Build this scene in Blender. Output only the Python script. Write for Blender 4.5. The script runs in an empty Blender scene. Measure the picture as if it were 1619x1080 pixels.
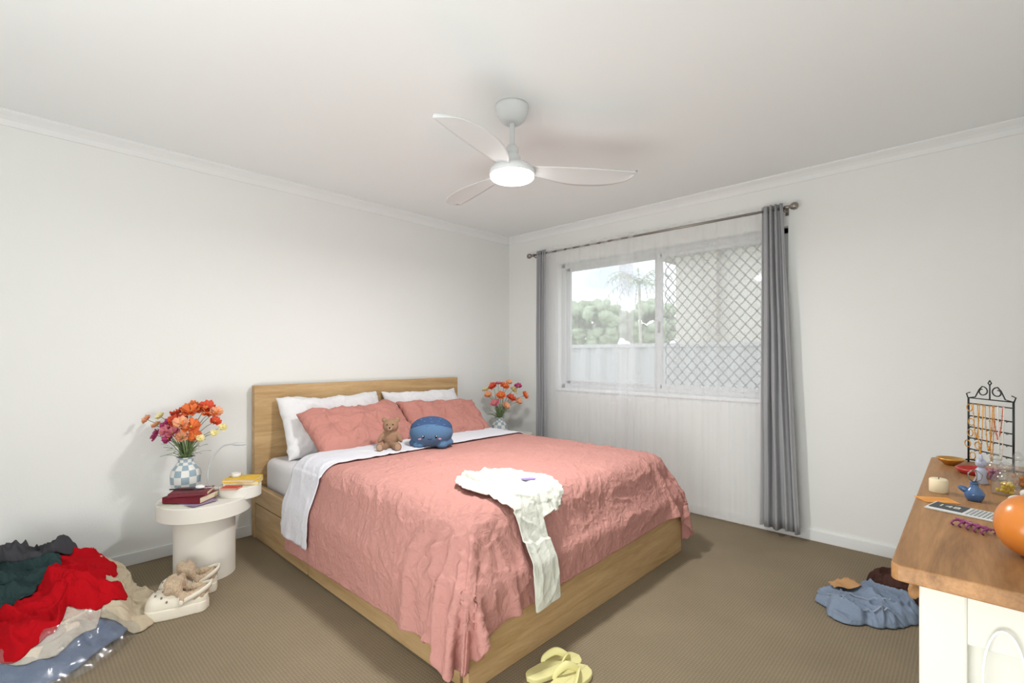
import bpy, bmesh, math, random, time
from mathutils import Vector, Matrix, Euler, noise
T0=time.time()
random.seed(7)
scene=bpy.context.scene
try:
    scene.view_settings.view_transform='Standard'
    scene.view_settings.look='None'
except Exception as e: print(e)
COL=scene.collection
# ------------------------------------------------------------------ materials
def srgb(r,g,b):
    def f(c):
        c/=255.0
        return c/12.92 if c<=0.04045 else ((c+0.055)/1.055)**2.4
    return (f(r),f(g),f(b),1)
def newmat(name):
    m=bpy.data.materials.new(name); m.use_nodes=True
    nt=m.node_tree; b=nt.nodes['Principled BSDF']
    return m,nt,b
def N(nt,t,**kw):
    n=nt.nodes.new(t)
    for k,v in kw.items():
        if k in n.inputs: n.inputs[k].default_value=v
        else: setattr(n,k,v)
    return n
def plain(name,col,rough=0.6,noise_amt=0.06,scale=12,bump=0.0,bscale=60,metal=0,spec=0.4,sheen=0,trans=0,alpha=1,emit=None,es=0,stretch=None,bdist=0.01):
    m,nt,b=newmat(name)
    tc=N(nt,'ShaderNodeTexCoord')
    mp=N(nt,'ShaderNodeMapping')
    if stretch: mp.inputs['Scale'].default_value=stretch
    nt.links.new(tc.outputs['Object'],mp.inputs['Vector'])
    ns=N(nt,'ShaderNodeTexNoise',Scale=scale,Detail=4.0)
    nt.links.new(mp.outputs['Vector'],ns.inputs['Vector'])
    mx=N(nt,'ShaderNodeMix',data_type='RGBA')
    c=col
    lo=tuple(max(0,c[i]*(1-noise_amt)) for i in range(3))+(1,)
    hi=tuple(min(1,c[i]*(1+noise_amt)) for i in range(3))+(1,)
    mx.inputs[6].default_value=lo; mx.inputs[7].default_value=hi
    nt.links.new(ns.outputs['Fac'],mx.inputs[0])
    nt.links.new(mx.outputs[2],b.inputs['Base Color'])
    b.inputs['Roughness'].default_value=rough
    b.inputs['Metallic'].default_value=metal
    b.inputs['Specular IOR Level'].default_value=spec
    if sheen: b.inputs['Sheen Weight'].default_value=sheen
    if trans: b.inputs['Transmission Weight'].default_value=trans
    b.inputs['Alpha'].default_value=alpha
    if emit:
        b.inputs['Emission Color'].default_value=emit; b.inputs['Emission Strength'].default_value=es
    if bump:
        n2=N(nt,'ShaderNodeTexNoise',Scale=bscale,Detail=3.0)
        nt.links.new(mp.outputs['Vector'],n2.inputs['Vector'])
        bp=N(nt,'ShaderNodeBump',Strength=bump,Distance=bdist)
        nt.links.new(n2.outputs['Fac'],bp.inputs['Height'])
        nt.links.new(bp.outputs['Normal'],b.inputs['Normal'])
    return m
def fabric(name,col,amt=0.08,weave=0.25,wr=0.35,wscale=9,rough=0.95):
    m,nt,b=newmat(name)
    tc=N(nt,'ShaderNodeTexCoord')
    n1=N(nt,'ShaderNodeTexNoise',Scale=7.0,Detail=5.0)
    nt.links.new(tc.outputs['Object'],n1.inputs['Vector'])
    n3=N(nt,'ShaderNodeTexNoise',Scale=350.0,Detail=2.0)
    nt.links.new(tc.outputs['Object'],n3.inputs['Vector'])
    mx=N(nt,'ShaderNodeMix',data_type='RGBA')
    mx.inputs[6].default_value=tuple(c*(1-amt) for c in col[:3])+(1,)
    mx.inputs[7].default_value=tuple(min(1,c*(1+amt)) for c in col[:3])+(1,)
    ad=N(nt,'ShaderNodeMath',operation='ADD'); 
    m2=N(nt,'ShaderNodeMath',operation='MULTIPLY'); m2.inputs[1].default_value=0.5
    nt.links.new(n1.outputs['Fac'],ad.inputs[0]); nt.links.new(n3.outputs['Fac'],ad.inputs[1])
    nt.links.new(ad.outputs[0],m2.inputs[0]); nt.links.new(m2.outputs[0],mx.inputs[0])
    nt.links.new(mx.outputs[2],b.inputs['Base Color'])
    b.inputs['Roughness'].default_value=rough
    b.inputs['Specular IOR Level'].default_value=0.05
    n2=N(nt,'ShaderNodeTexNoise',Scale=float(wscale),Detail=6.0,Distortion=1.2)
    nt.links.new(tc.outputs['Object'],n2.inputs['Vector'])
    bp=N(nt,'ShaderNodeBump',Strength=wr,Distance=0.03)
    nt.links.new(n2.outputs['Fac'],bp.inputs['Height'])
    bp2=N(nt,'ShaderNodeBump',Strength=weave,Distance=0.002)
    nt.links.new(n3.outputs['Fac'],bp2.inputs['Height'])
    nt.links.new(bp.outputs['Normal'],bp2.inputs['Normal'])
    nt.links.new(bp2.outputs['Normal'],b.inputs['Normal'])
    return m
def wood(name,c1,c2,axis='Y',rough=0.45,scale=1.0,contrast=1.0,knots=False):
    m,nt,b=newmat(name)
    tc=N(nt,'ShaderNodeTexCoord'); mp=N(nt,'ShaderNodeMapping')
    sc={'X':(1.2,14,14),'Y':(14,1.2,14),'Z':(14,14,1.2)}[axis]
    mp.inputs['Scale'].default_value=tuple(s*scale for s in sc)
    nt.links.new(tc.outputs['Object'],mp.inputs['Vector'])
    n1=N(nt,'ShaderNodeTexNoise',Scale=1.6,Detail=8.0,Roughness=0.65,Distortion=0.8)
    nt.links.new(mp.outputs['Vector'],n1.inputs['Vector'])
    n2=N(nt,'ShaderNodeTexNoise',Scale=14.0,Detail=4.0,Roughness=0.7)
    nt.links.new(mp.outputs['Vector'],n2.inputs['Vector'])
    ad=N(nt,'ShaderNodeMath',operation='MULTIPLY_ADD'); ad.inputs[1].default_value=0.35
    nt.links.new(n2.outputs['Fac'],ad.inputs[0]); nt.links.new(n1.outputs['Fac'],ad.inputs[2])
    rp=N(nt,'ShaderNodeValToRGB')
    rp.color_ramp.elements[0].position=0.45; rp.color_ramp.elements[0].color=c2
    rp.color_ramp.elements[1].position=0.85; rp.color_ramp.elements[1].color=c1
    nt.links.new(ad.outputs[0],rp.inputs['Fac'])
    out=rp.outputs['Color']
    if knots:
        v=N(nt,'ShaderNodeTexVoronoi',Scale=4.5); mp2=N(nt,'ShaderNodeMapping'); mp2.inputs['Scale'].default_value=(1.6,.8,1)
        nt.links.new(tc.outputs['Object'],mp2.inputs['Vector']); nt.links.new(mp2.outputs['Vector'],v.inputs['Vector'])
        r2=N(nt,'ShaderNodeValToRGB'); r2.color_ramp.elements[0].position=0.02; r2.color_ramp.elements[0].color=(.35,.25,.2,1)
        r2.color_ramp.elements[1].position=0.12; r2.color_ramp.elements[1].color=(1,1,1,1)
        nt.links.new(v.outputs['Distance'],r2.inputs['Fac'])
        mm=N(nt,'ShaderNodeMix',data_type='RGBA',blend_type='MULTIPLY'); mm.inputs[0].default_value=0.8
        nt.links.new(out,mm.inputs[6]); nt.links.new(r2.outputs['Color'],mm.inputs[7]); out=mm.outputs[2]
    nt.links.new(out,b.inputs['Base Color'])
    b.inputs['Roughness'].default_value=rough
    b.inputs['Specular IOR Level'].default_value=.3
    bp=N(nt,'ShaderNodeBump',Strength=0.12,Distance=0.003)
    nt.links.new(ad.outputs[0],bp.inputs['Height']); nt.links.new(bp.outputs['Normal'],b.inputs['Normal'])
    return m
def sheer_mat(name,col,opac):
    m=bpy.data.materials.new(name); m.use_nodes=True; nt=m.node_tree; nt.nodes.clear()
    out=N(nt,'ShaderNodeOutputMaterial'); tr=N(nt,'ShaderNodeBsdfTransparent')
    df=N(nt,'ShaderNodeBsdfDiffuse'); df.inputs['Color'].default_value=col
    tl=N(nt,'ShaderNodeBsdfTranslucent'); tl.inputs['Color'].default_value=col
    m1=N(nt,'ShaderNodeMixShader'); m1.inputs[0].default_value=0.5
    nt.links.new(df.outputs[0],m1.inputs[1]); nt.links.new(tl.outputs[0],m1.inputs[2])
    m2=N(nt,'ShaderNodeMixShader')
    tc=N(nt,'ShaderNodeTexCoord'); mp=N(nt,'ShaderNodeMapping'); mp.inputs['Scale'].default_value=(9,9,.3)
    nt.links.new(tc.outputs['Object'],mp.inputs['Vector'])
    ns=N(nt,'ShaderNodeTexNoise',Scale=1.0,Detail=1.0); nt.links.new(mp.outputs['Vector'],ns.inputs['Vector'])
    mr=N(nt,'ShaderNodeMapRange'); mr.inputs['To Min'].default_value=opac-.05; mr.inputs['To Max'].default_value=opac+.05
    nt.links.new(ns.outputs['Fac'],mr.inputs['Value']); nt.links.new(mr.outputs['Result'],m2.inputs[0])
    nt.links.new(tr.outputs[0],m2.inputs[1]); nt.links.new(m1.outputs[0],m2.inputs[2]); nt.links.new(m2.outputs[0],out.inputs[0])
    return m
def glass_mat(name,col,amt=0.12,rough=0.05):
    m=bpy.data.materials.new(name); m.use_nodes=True; nt=m.node_tree; nt.nodes.clear()
    out=N(nt,'ShaderNodeOutputMaterial'); tr=N(nt,'ShaderNodeBsdfTransparent'); tr.inputs[0].default_value=col
    gl=N(nt,'ShaderNodeBsdfGlossy'); gl.inputs['Roughness'].default_value=rough
    m2=N(nt,'ShaderNodeMixShader'); m2.inputs[0].default_value=amt
    nt.links.new(tr.outputs[0],m2.inputs[1]); nt.links.new(gl.outputs[0],m2.inputs[2]); nt.links.new(m2.outputs[0],out.inputs[0])
    return m
M={}
M['wall']=plain('painted plaster wall',srgb(235,236,234),0.85,0.012,3,0.05,90)
M['ceil']=plain('painted ceiling',srgb(241,244,244),0.9,0.012,2)
M['trim']=plain('white gloss trim',srgb(235,237,237),0.5,0.01)
M['white']=plain('white painted metal',srgb(236,239,240),0.4,0.01)
M['fanw']=plain('satin white fan enamel',srgb(222,225,226),0.5,0.01)
M['lampm']=plain('pale grey lamp enamel',srgb(200,203,204),0.5,0.01)
M['oak']=wood('oak veneer',srgb(204,172,128),srgb(170,136,92),'Y',0.45,.8)
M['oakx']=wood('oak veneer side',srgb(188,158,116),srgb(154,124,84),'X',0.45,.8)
M['pine']=wood('waxed pine top',srgb(180,134,88),srgb(120,84,50),'Y',0.45,.7,knots=True)
M['cream']=plain('cream painted wood',srgb(214,212,202),0.55,0.02)
M['duvet']=fabric('washed pink linen',srgb(194,142,134),0.07,0.35,0.45,26)
M['pinkp']=fabric('pink pillow linen',srgb(190,133,123),0.06,0.3,0.4,16)
M['whitecl']=fabric('white cotton',srgb(228,227,229),0.03,0.2,0.25,10)
M['sheetm']=fabric('white printed sheet',srgb(218,218,225),0.05,0.2,0.2,30)
M['shirt']=fabric('cream jersey',srgb(222,224,214),0.03,0.3,0.3,18)
M['mattress']=plain('mattress ticking',srgb(226,225,228),0.9,0.02,20,0.2,150)
M['greyc']=fabric('grey curtain fabric',srgb(164,165,168),0.06,0.4,0.1,20)
M['sheer']=sheer_mat('sheer voile',(0.94,0.94,0.95,1),0.42)
M['glass']=glass_mat('window glass',(0.97,0.98,0.98,1),0.04)
M['cglass']=glass_mat('clear glass',(0.93,0.95,0.95,1),0.18)
M['plastic']=glass_mat('clear plastic film',(0.92,0.94,0.96,1),0.14,0.28)
M['nickel']=plain('brushed nickel',srgb(150,144,138),0.35,0.05,metal=0.9)
M['screen']=plain('grey security grille',srgb(124,125,126),0.5,0.03)
M['alu']=plain('white aluminium frame',srgb(210,212,212),0.5,0.01)
M['ceramic']=plain('matte white plaster',srgb(224,221,212),0.7,0.02,8)
M['black']=plain('black metal',srgb(38,40,42),0.5,0.05)
M['gold']=plain('gold',srgb(214,160,80),0.3,0.1,metal=0.8)
M['croc']=plain('cream foam',srgb(226,219,203),0.65,0.02,bump=.1,bscale=200)
M['fleece']=plain('beige fleece',srgb(198,176,150),1,0.15,120,0.9,160,bdist=.01)
M['hole_shade']=plain('painted vent shade',srgb(140,128,110),0.9)
M['yellow']=plain('yellow rubber',srgb(220,213,152),0.6,0.02)
M['bear']=plain('brown teddy fur',srgb(152,120,96),1,0.2,90,0.9,180,bdist=.006)
M['bearl']=plain('light teddy fur',srgb(180,148,124),1,0.15,90,0.9,180,bdist=.006)
M['plush']=plain('blue plush',srgb(82,114,148),1,0.1,60,0.5,200,bdist=.004)
M['plushd']=plain('dark blue plush',srgb(56,80,118),1,0.1,60,0.5,200,bdist=.004)
M['plushs']=plain('pale blue plush spots',srgb(88,118,152),1,0.1,60)
M['eye']=plain('black bead',srgb(20,18,20),0.2)
M['red']=fabric('red fleece',srgb(176,18,28),0.1,0.3,0.25,14)
M['beige']=fabric('beige cotton',srgb(188,175,152),0.06,0.3,0.25,14)
M['dark']=fabric('charcoal knit',srgb(68,68,72),0.12,0.4,0.25,14)
M['teal']=fabric('dark green jersey',srgb(48,66,66),0.12,0.4,0.25,14)
M['knit']=fabric('cream knit',srgb(208,198,184),0.08,0.8,0.3,40)
M['denim']=fabric('blue denim',srgb(132,146,166),0.3,0.5,0.35,18)
M['denim2']=fabric('dark denim',srgb(98,114,140),0.3,0.5,0.3,14)
M['seam']=fabric('pale denim seam',srgb(164,172,184),0.1,0.5,0.1,14)
M['brown']=fabric('dark brown velvet',srgb(78,54,48),0.15,0.3,0.3,12)
M['leather']=plain('tan leather',srgb(186,142,96),0.6,0.08,40)
M['bookred']=plain('oxblood leather cover',srgb(112,28,42),0.45,0.08,30,0.2,120)
M['bookr2']=plain('bright red cover',srgb(190,60,40),0.5,0.04)
M['bookyel']=plain('yellow paper cover',srgb(228,192,66),0.5,0.03)
M['pages']=plain('page edges',srgb(222,208,180),0.8,0.08,200,stretch=(1,1,12))
M['paper']=plain('paper',srgb(208,208,190),0.7,0.06,30)
M['leaf']=plain('green stems',srgb(130,152,104),0.6,0.15,20)
M['orange']=plain('glossy amber glass',srgb(210,126,50),0.28,0.08,6,spec=.6)
M['wax']=plain('cream wax',srgb(232,218,184),0.5,0.02)
M['purple']=plain('purple plastic',srgb(150,70,120),0.3,0.05)
M['lilac']=plain('lilac embroidery',srgb(150,130,196),0.8,0.05)
M['blueg']=plain('blue glazed ceramic',srgb(60,100,150),0.15,0.1,spec=.8)
M['lamp']=plain('glowing diffuser',(1,1,1,1),0.5,emit=(1,0.98,0.95,1),es=9)
def carpet():
    m,nt,b=newmat('taupe ribbed loop carpet')
    tc=N(nt,'ShaderNodeTexCoord'); mp=N(nt,'ShaderNodeMapping')
    nt.links.new(tc.outputs['Object'],mp.inputs['Vector'])
    w1=N(nt,'ShaderNodeTexWave',Scale=26.0,bands_direction='X',Distortion=1.2); w1.inputs['Detail'].default_value=2; w1.inputs['Detail Scale'].default_value=6
    w2=N(nt,'ShaderNodeTexWave',Scale=26.0,bands_direction='Y',Distortion=1.2); w2.inputs['Detail'].default_value=2; w2.inputs['Detail Scale'].default_value=6
    for w in (w1,w2): nt.links.new(mp.outputs['Vector'],w.inputs['Vector'])
    mu=N(nt,'ShaderNodeMath',operation='MULTIPLY'); nt.links.new(w1.outputs['Fac'],mu.inputs[0]); nt.links.new(w2.outputs['Fac'],mu.inputs[1])
    ns=N(nt,'ShaderNodeTexNoise',Scale=3.0,Detail=5.0); nt.links.new(mp.outputs['Vector'],ns.inputs['Vector'])
    nf=N(nt,'ShaderNodeTexNoise',Scale=160.0,Detail=2.0); nt.links.new(mp.outputs['Vector'],nf.inputs['Vector'])
    rp=N(nt,'ShaderNodeValToRGB'); rp.color_ramp.elements[0].position=0.0; rp.color_ramp.elements[0].color=srgb(132,119,99)  # low end darkens the grooves between loops, shade put into the colour
    rp.color_ramp.elements[1].position=0.6; rp.color_ramp.elements[1].color=srgb(147,134,113)
    nt.links.new(mu.outputs[0],rp.inputs['Fac'])
    mx=N(nt,'ShaderNodeMix',data_type='RGBA',blend_type='MULTIPLY'); mx.inputs[0].default_value=1
    r2=N(nt,'ShaderNodeMapRange'); r2.inputs['From Min'].default_value=.3; r2.inputs['From Max'].default_value=.7; r2.inputs['To Min'].default_value=.84; r2.inputs['To Max'].default_value=1.08
    ad=N(nt,'ShaderNodeMath',operation='ADD'); m5=N(nt,'ShaderNodeMath',operation='MULTIPLY'); m5.inputs[1].default_value=.5
    nt.links.new(ns.outputs['Fac'],ad.inputs[0]); nt.links.new(nf.outputs['Fac'],ad.inputs[1]); nt.links.new(ad.outputs[0],m5.inputs[0]); nt.links.new(m5.outputs[0],r2.inputs['Value'])
    cb=N(nt,'ShaderNodeCombineColor')
    for i in range(3): nt.links.new(r2.outputs['Result'],cb.inputs[i])
    nt.links.new(rp.outputs['Color'],mx.inputs[6]); nt.links.new(cb.outputs[0],mx.inputs[7]); nt.links.new(mx.outputs[2],b.inputs['Base Color'])
    b.inputs['Roughness'].default_value=1; b.inputs['Specular IOR Level'].default_value=.05
    bp=N(nt,'ShaderNodeBump',Strength=0.22,Distance=0.003); nt.links.new(mu.outputs[0],bp.inputs['Height']); nt.links.new(bp.outputs['Normal'],b.inputs['Normal'])
    return m
M['carpet']=carpet()
def checker():
    m,nt,b=newmat('blue and white checked glaze')
    uv=N(nt,'ShaderNodeUVMap'); ck=N(nt,'ShaderNodeTexChecker',Scale=1.0)
    ck.inputs['Color1'].default_value=srgb(226,226,222); ck.inputs['Color2'].default_value=srgb(150,170,182)
    nt.links.new(uv.outputs[0],ck.inputs['Vector']); nt.links.new(ck.outputs['Color'],b.inputs['Base Color'])
    b.inputs['Roughness'].default_value=.3
    return m
M['check']=checker()
# ------------------------------------------------------------------ mesh builder
class MB:
    def __init__(s): s.bm=bmesh.new(); s.uvl=s.bm.loops.layers.uv.new('UVMap')
    def merge(s,verts,faces,mi=0,smooth=True,mat=None,uvs=None):
        vs=[]
        for v in verts:
            v=Vector(v)
            if mat is not None: v=mat@v
            vs.append(s.bm.verts.new(v))
        for fi,f in enumerate(faces):
            try:
                fa=s.bm.faces.new([vs[i] for i in f]); fa.material_index=mi; fa.smooth=smooth
                if uvs is not None:
                    for l,i in zip(fa.loops,f): l[s.uvl].uv=uvs[fi][list(f).index(i)]
            except ValueError: pass
        return s
    def box(s,c,d,bev=0,mi=0,rot=None,seg=2,smooth=False):
        t=bmesh.new(); bmesh.ops.create_cube(t,size=1)
        bmesh.ops.scale(t,vec=Vector(d),verts=t.verts)
        if bev>0: bmesh.ops.bevel(t,geom=list(t.edges),offset=bev,segments=seg,profile=.5,affect='EDGES')
        mt=Matrix.Translation(Vector(c))
        if rot: mt=mt@Euler(rot).to_matrix().to_4x4()
        t.verts.index_update()
        s.merge([v.co.copy() for v in t.verts],[[v.index for v in f.verts] for f in t.faces],mi,smooth,mt); t.free(); return s
    def ell(s,c,r,rot=None,mi=0,seg=20,rings=12,fn=None):
        if not hasattr(r,'__len__'): r=(r,r,r)
        V=[(0,0,r[2])];F=[]
        for i in range(1,rings):
            th=math.pi*i/rings
            for j in range(seg):
                a=2*math.pi*j/seg; V.append((r[0]*math.sin(th)*math.cos(a),r[1]*math.sin(th)*math.sin(a),r[2]*math.cos(th)))
        V.append((0,0,-r[2]))
        for j in range(seg): F.append((0,1+j,1+(j+1)%seg))
        for i in range(rings-2):
            for j in range(seg):
                a=1+i*seg+j;b=1+i*seg+(j+1)%seg; F.append((a,a+seg,b+seg,b))
        L=len(V)-1; o=1+(rings-2)*seg
        for j in range(seg): F.append((L,o+(j+1)%seg,o+j))
        if fn: V=[fn(Vector(v)) for v in V]
        mt=Matrix.Translation(Vector(c))
        if rot: mt=mt@Euler(rot).to_matrix().to_4x4()
        return s.merge(V,F,mi,True,mt)
    def lathe(s,prof,c=(0,0,0),seg=32,mi=0,mat=None,uvn=None,smooth=True):
        V=[];F=[];U=[]
        n=len(prof)
        for (r,z) in prof:
            for j in range(seg):
                a=2*math.pi*j/seg; V.append((c[0]+r*math.cos(a),c[1]+r*math.sin(a),c[2]+z))
        for i in range(n-1):
            for j in range(seg):
                k=(j+1)%seg; F.append((i*seg+j,i*seg+k,(i+1)*seg+k,(i+1)*seg+j))
                if uvn:
                    u0=j/seg*uvn[0];u1=(j+1)/seg*uvn[0];v0=i/(n-1)*uvn[1];v1=(i+1)/(n-1)*uvn[1]
                    U.append([(u0,v0),(u1,v0),(u1,v1),(u0,v1)])
        s.merge(V,F,mi,smooth,mat,U if uvn else None)
        return s
    def tube(s,pts,rad,seg=8,mi=0,closed=False,flat=1.0,cap=True):
        pts=[Vector(p) for p in pts]; n=len(pts)
        if not hasattr(rad,'__len__'): rad=[rad]*n
        V=[];F=[]
        prev=None
        for i,p in enumerate(pts):
            if closed: t=(pts[(i+1)%n]-pts[i-1])
            else: t=pts[min(i+1,n-1)]-pts[max(i-1,0)]
            t=t.normalized() if t.length>1e-9 else Vector((0,0,1))
            if prev is None:
                up=Vector((0,0,1)) if abs(t.z)<.9 else Vector((1,0,0))
                nx=t.cross(up).normalized()
            else:
                nx=(prev-t*prev.dot(t)).normalized()
            prev=nx; ny=t.cross(nx)
            for j in range(seg):
                a=2*math.pi*j/seg; V.append(p+nx*rad[i]*math.cos(a)+ny*rad[i]*flat*math.sin(a))
        m=n if closed else n-1
        for i in range(m):
            i2=(i+1)%n
            for j in range(seg):
                k=(j+1)%seg; F.append((i*seg+j,i*seg+k,i2*seg+k,i2*seg+j))
        if cap and not closed:
            F.append(list(range(seg))[::-1]); F.append([(n-1)*seg+j for j in range(seg)])
        return s.merge(V,F,mi,True)
    def grid(s,fn,nu,nv,mi=0,smooth=True,closeu=False):
        V=[];F=[]
        for i in range(nu):
            for j in range(nv): V.append(fn(i/(nu-1) if not closeu else i/nu,j/(nv-1)))
        for i in range(nu if closeu else nu-1):
            i2=(i+1)%nu
            for j in range(nv-1): F.append((i*nv+j,i2*nv+j,i2*nv+j+1,i*nv+j+1))
        return s.merge(V,F,mi,smooth)
    def poly(s,pts,z0,z1,bev=0,mi=0,mat=None,smooth=False):
        t=bmesh.new(); vs=[t.verts.new((p[0],p[1],z0)) for p in pts]; f=t.faces.new(vs)
        r=bmesh.ops.extrude_face_region(t,geom=[f]); nv=[g for g in r['geom'] if isinstance(g,bmesh.types.BMVert)]
        bmesh.ops.translate(t,vec=(0,0,z1-z0),verts=nv)
        bmesh.ops.recalc_face_normals(t,faces=t.faces)
        if bev>0:
            es=[e for e in t.edges if abs(e.verts[0].co.z-e.verts[1].co.z)<1e-6]
            bmesh.ops.bevel(t,geom=es,offset=bev,segments=3,profile=.5,affect='EDGES')
        t.verts.index_update()
        s.merge([v.co.copy() for v in t.verts],[[v.index for v in f.verts] for f in t.faces],mi,smooth,mat); t.free(); return s
    def obj(s,name,mats,parent=None,loc=(0,0,0),rot=(0,0,0),label=None,recalc=True):
        if recalc: bmesh.ops.recalc_face_normals(s.bm,faces=s.bm.faces)
        me=bpy.data.meshes.new(name); s.bm.to_mesh(me); s.bm.free()
        if not isinstance(mats,(list,tuple)): mats=[mats]
        for m in mats: me.materials.append(m)
        o=bpy.data.objects.new(name,me); COL.objects.link(o)
        o.location=loc; o.rotation_euler=rot
        if parent: o.parent=parent
        if label: o['label']=label
        return o
def top(o,label,cat,group=None,kind=None):
    o['label']=label; o['category']=cat
    if group: o['group']=group
    if kind: o['kind']=kind
    return o
def empty(name,label,cat,loc,rot=(0,0,0),group=None):
    o=bpy.data.objects.new(name,None); COL.objects.link(o); o.empty_display_size=.05
    o.location=loc; o.rotation_euler=rot
    return top(o,label,cat,group)
def struct(o,label):
    o['kind']='structure'; o['label']=label; o['category']='room structure'; return o
def mod(o,t,**kw):
    m=o.modifiers.new(t.lower(),t)
    for k,v in kw.items(): setattr(m,k,v)
    return m
RX=3.95; YB=-5.2; H=2.41
# ------------------------------------------------------------------ room
floor=struct(MB().box(((RX+0)/2,YB/2,-.05),(RX+.4,-YB+.4,.1)).obj('floor',M['carpet']),'taupe ribbed loop-pile carpet floor')
struct(MB().box((RX/2,YB/2,H+.05),(RX+.4,-YB+.4,.1)).obj('ceiling',M['ceil']),'plain white painted plaster ceiling')
struct(MB().box((-.06,YB/2,H/2),(.12,-YB+.24,H)).obj('wall_left',M['wall']),'plain off-white wall behind the bed')
struct(MB().box((RX+.06,YB/2,H/2),(.12,-YB+.24,H)).obj('wall_right',M['wall']),'plain off-white wall behind the dresser')
struct(MB().box((RX/2,YB-.06,H/2),(RX,.12,H)).obj('wall_front',M['wall']),'plain off-white wall opposite the window')
WX0,WX1,WZ0,WZ1=.65,2.60,.89,2.07
w=MB()
w.box((WX0/2,.07,H/2),(WX0,.14,H)); w.box(((WX1+RX)/2,.07,H/2),(RX-WX1,.14,H))
w.box(((WX0+WX1)/2,.07,WZ0/2),(WX1-WX0,.14,WZ0)); w.box(((WX0+WX1)/2,.07,(WZ1+H)/2),(WX1-WX0,.14,H-WZ1))
struct(w.obj('wall_back',M['wall']),'off-white wall with a wide window opening')
def bboard(name,a,b):
    mb=MB(); a=Vector(a);b=Vector(b);c=(a+b)/2; d=b-a
    mb.box((c.x,c.y,.035),(abs(d.x)+.012 if abs(d.x)>.1 else .014,abs(d.y)+.012 if abs(d.y)>.1 else .014,.07),.003)
    return struct(mb.obj(name,M['trim']),'low white painted skirting board')
bboard('baseboard_left',(.007,-.014,0),(.007,YB,0)); bboard('baseboard_back',(.007,-.007,0),(RX-.01,-.007,0))
bboard('baseboard_right',(RX-.007,-.02,0),(RX-.007,YB,0))
def cornice(name,p0,p1,inward):
    prof=[(0,0),(0,-.065),(.008,-.065),(.012,-.058),(.022,-.04),(.036,-.026),(.055,-.014),(.062,-.008),(.062,0)]
    V=[];F=[]; n=len(prof); inw=Vector(inward)
    for p in (p0,p1):
        for a,b in prof: V.append(Vector(p)+inw*a+Vector((0,0,b)))
    for i in range(n): F.append((i,(i+1)%n,n+(i+1)%n,n+i))
    F.append(list(range(n))); F.append(list(range(n,2*n))[::-1])
    return struct(MB().merge(V,F,0,False).obj(name,M['trim']),'white coved ceiling cornice')
cornice('trim_1',(0,0,H),(0,YB,H),(1,0,0)); cornice('trim_2',(0,0,H),(RX,0,H),(0,-1,0)); cornice('trim_3',(RX,0,H),(RX,YB,H),(-1,0,0))
# ------------------------------------------------------------------ window
win=bpy.data.objects.new('window_1',None); COL.objects.link(win); win.location=((WX0+WX1)/2,.07,WZ0); struct(win,'white aluminium sliding window with diamond security grille')
ww=WX1-WX0; wh=WZ1-WZ0
f=MB()
for x in (-ww/2+.02,ww/2-.02): f.box((x,.02,wh/2),(.04,.07,wh),.003)
for z in (.02,wh-.02): f.box((0,.02,z),(ww,.07,.04),.003)
f.obj('window_frame',M['alu'],win)
f=MB()
for x in (-ww/2+.055,-.015): f.box((x,.035,wh/2),(.04,.025,wh-.08),.003)
for z in (.055,wh-.055): f.box((-ww/4-.01,.035,z),(ww/2-.05,.025,.035),.003)
f.obj('sash',M['alu'],win)
f=MB()
for x in (.02,ww/2-.055): f.box((x,.005,wh/2),(.045,.025,wh-.08),.003)
for z in (.055,wh-.055): f.box((ww/4,.005,z),(ww/2-.05,.025,.035),.003)
f.obj('sash',M['alu'],win)
MB().box((-ww/4,.035,wh/2),(ww/2-.08,.004,wh-.1)).obj('glass_pane',M['glass'],win)
MB().box((ww/4,.005,wh/2),(ww/2-.08,.004,wh-.1)).obj('glass_pane',M['glass'],win)
MB().box((.02,-.016,wh/2-.05),(.015,.016,.09),.004).obj('handle',M['nickel'],win)
g=MB(); x0=.05; x1=ww/2-.05; nl=22; sp=(x1-x0)/nl
for i in range(nl+1):
    pts=[]
    for k in range(0,177):
        z=.06+(wh-.12)*k/176
        t=(z/.09)%1.0; tri=4*abs(t-.5)-1
        tri=max(-.88,min(.88,tri))/.88
        sgn=1 if i%2 else -1
        x=min(x1,max(x0,x0+sp*i+sgn*sp*.47*tri))
        pts.append((x,.045,z))
    g.tube(pts,.0031,4,flat=1.3)
g.obj('security_grille',M['screen'],win)
MB().box((0,-.045,-.008),(ww+.06,.10,.022),.004).obj('sill',M['trim'],win)
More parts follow.
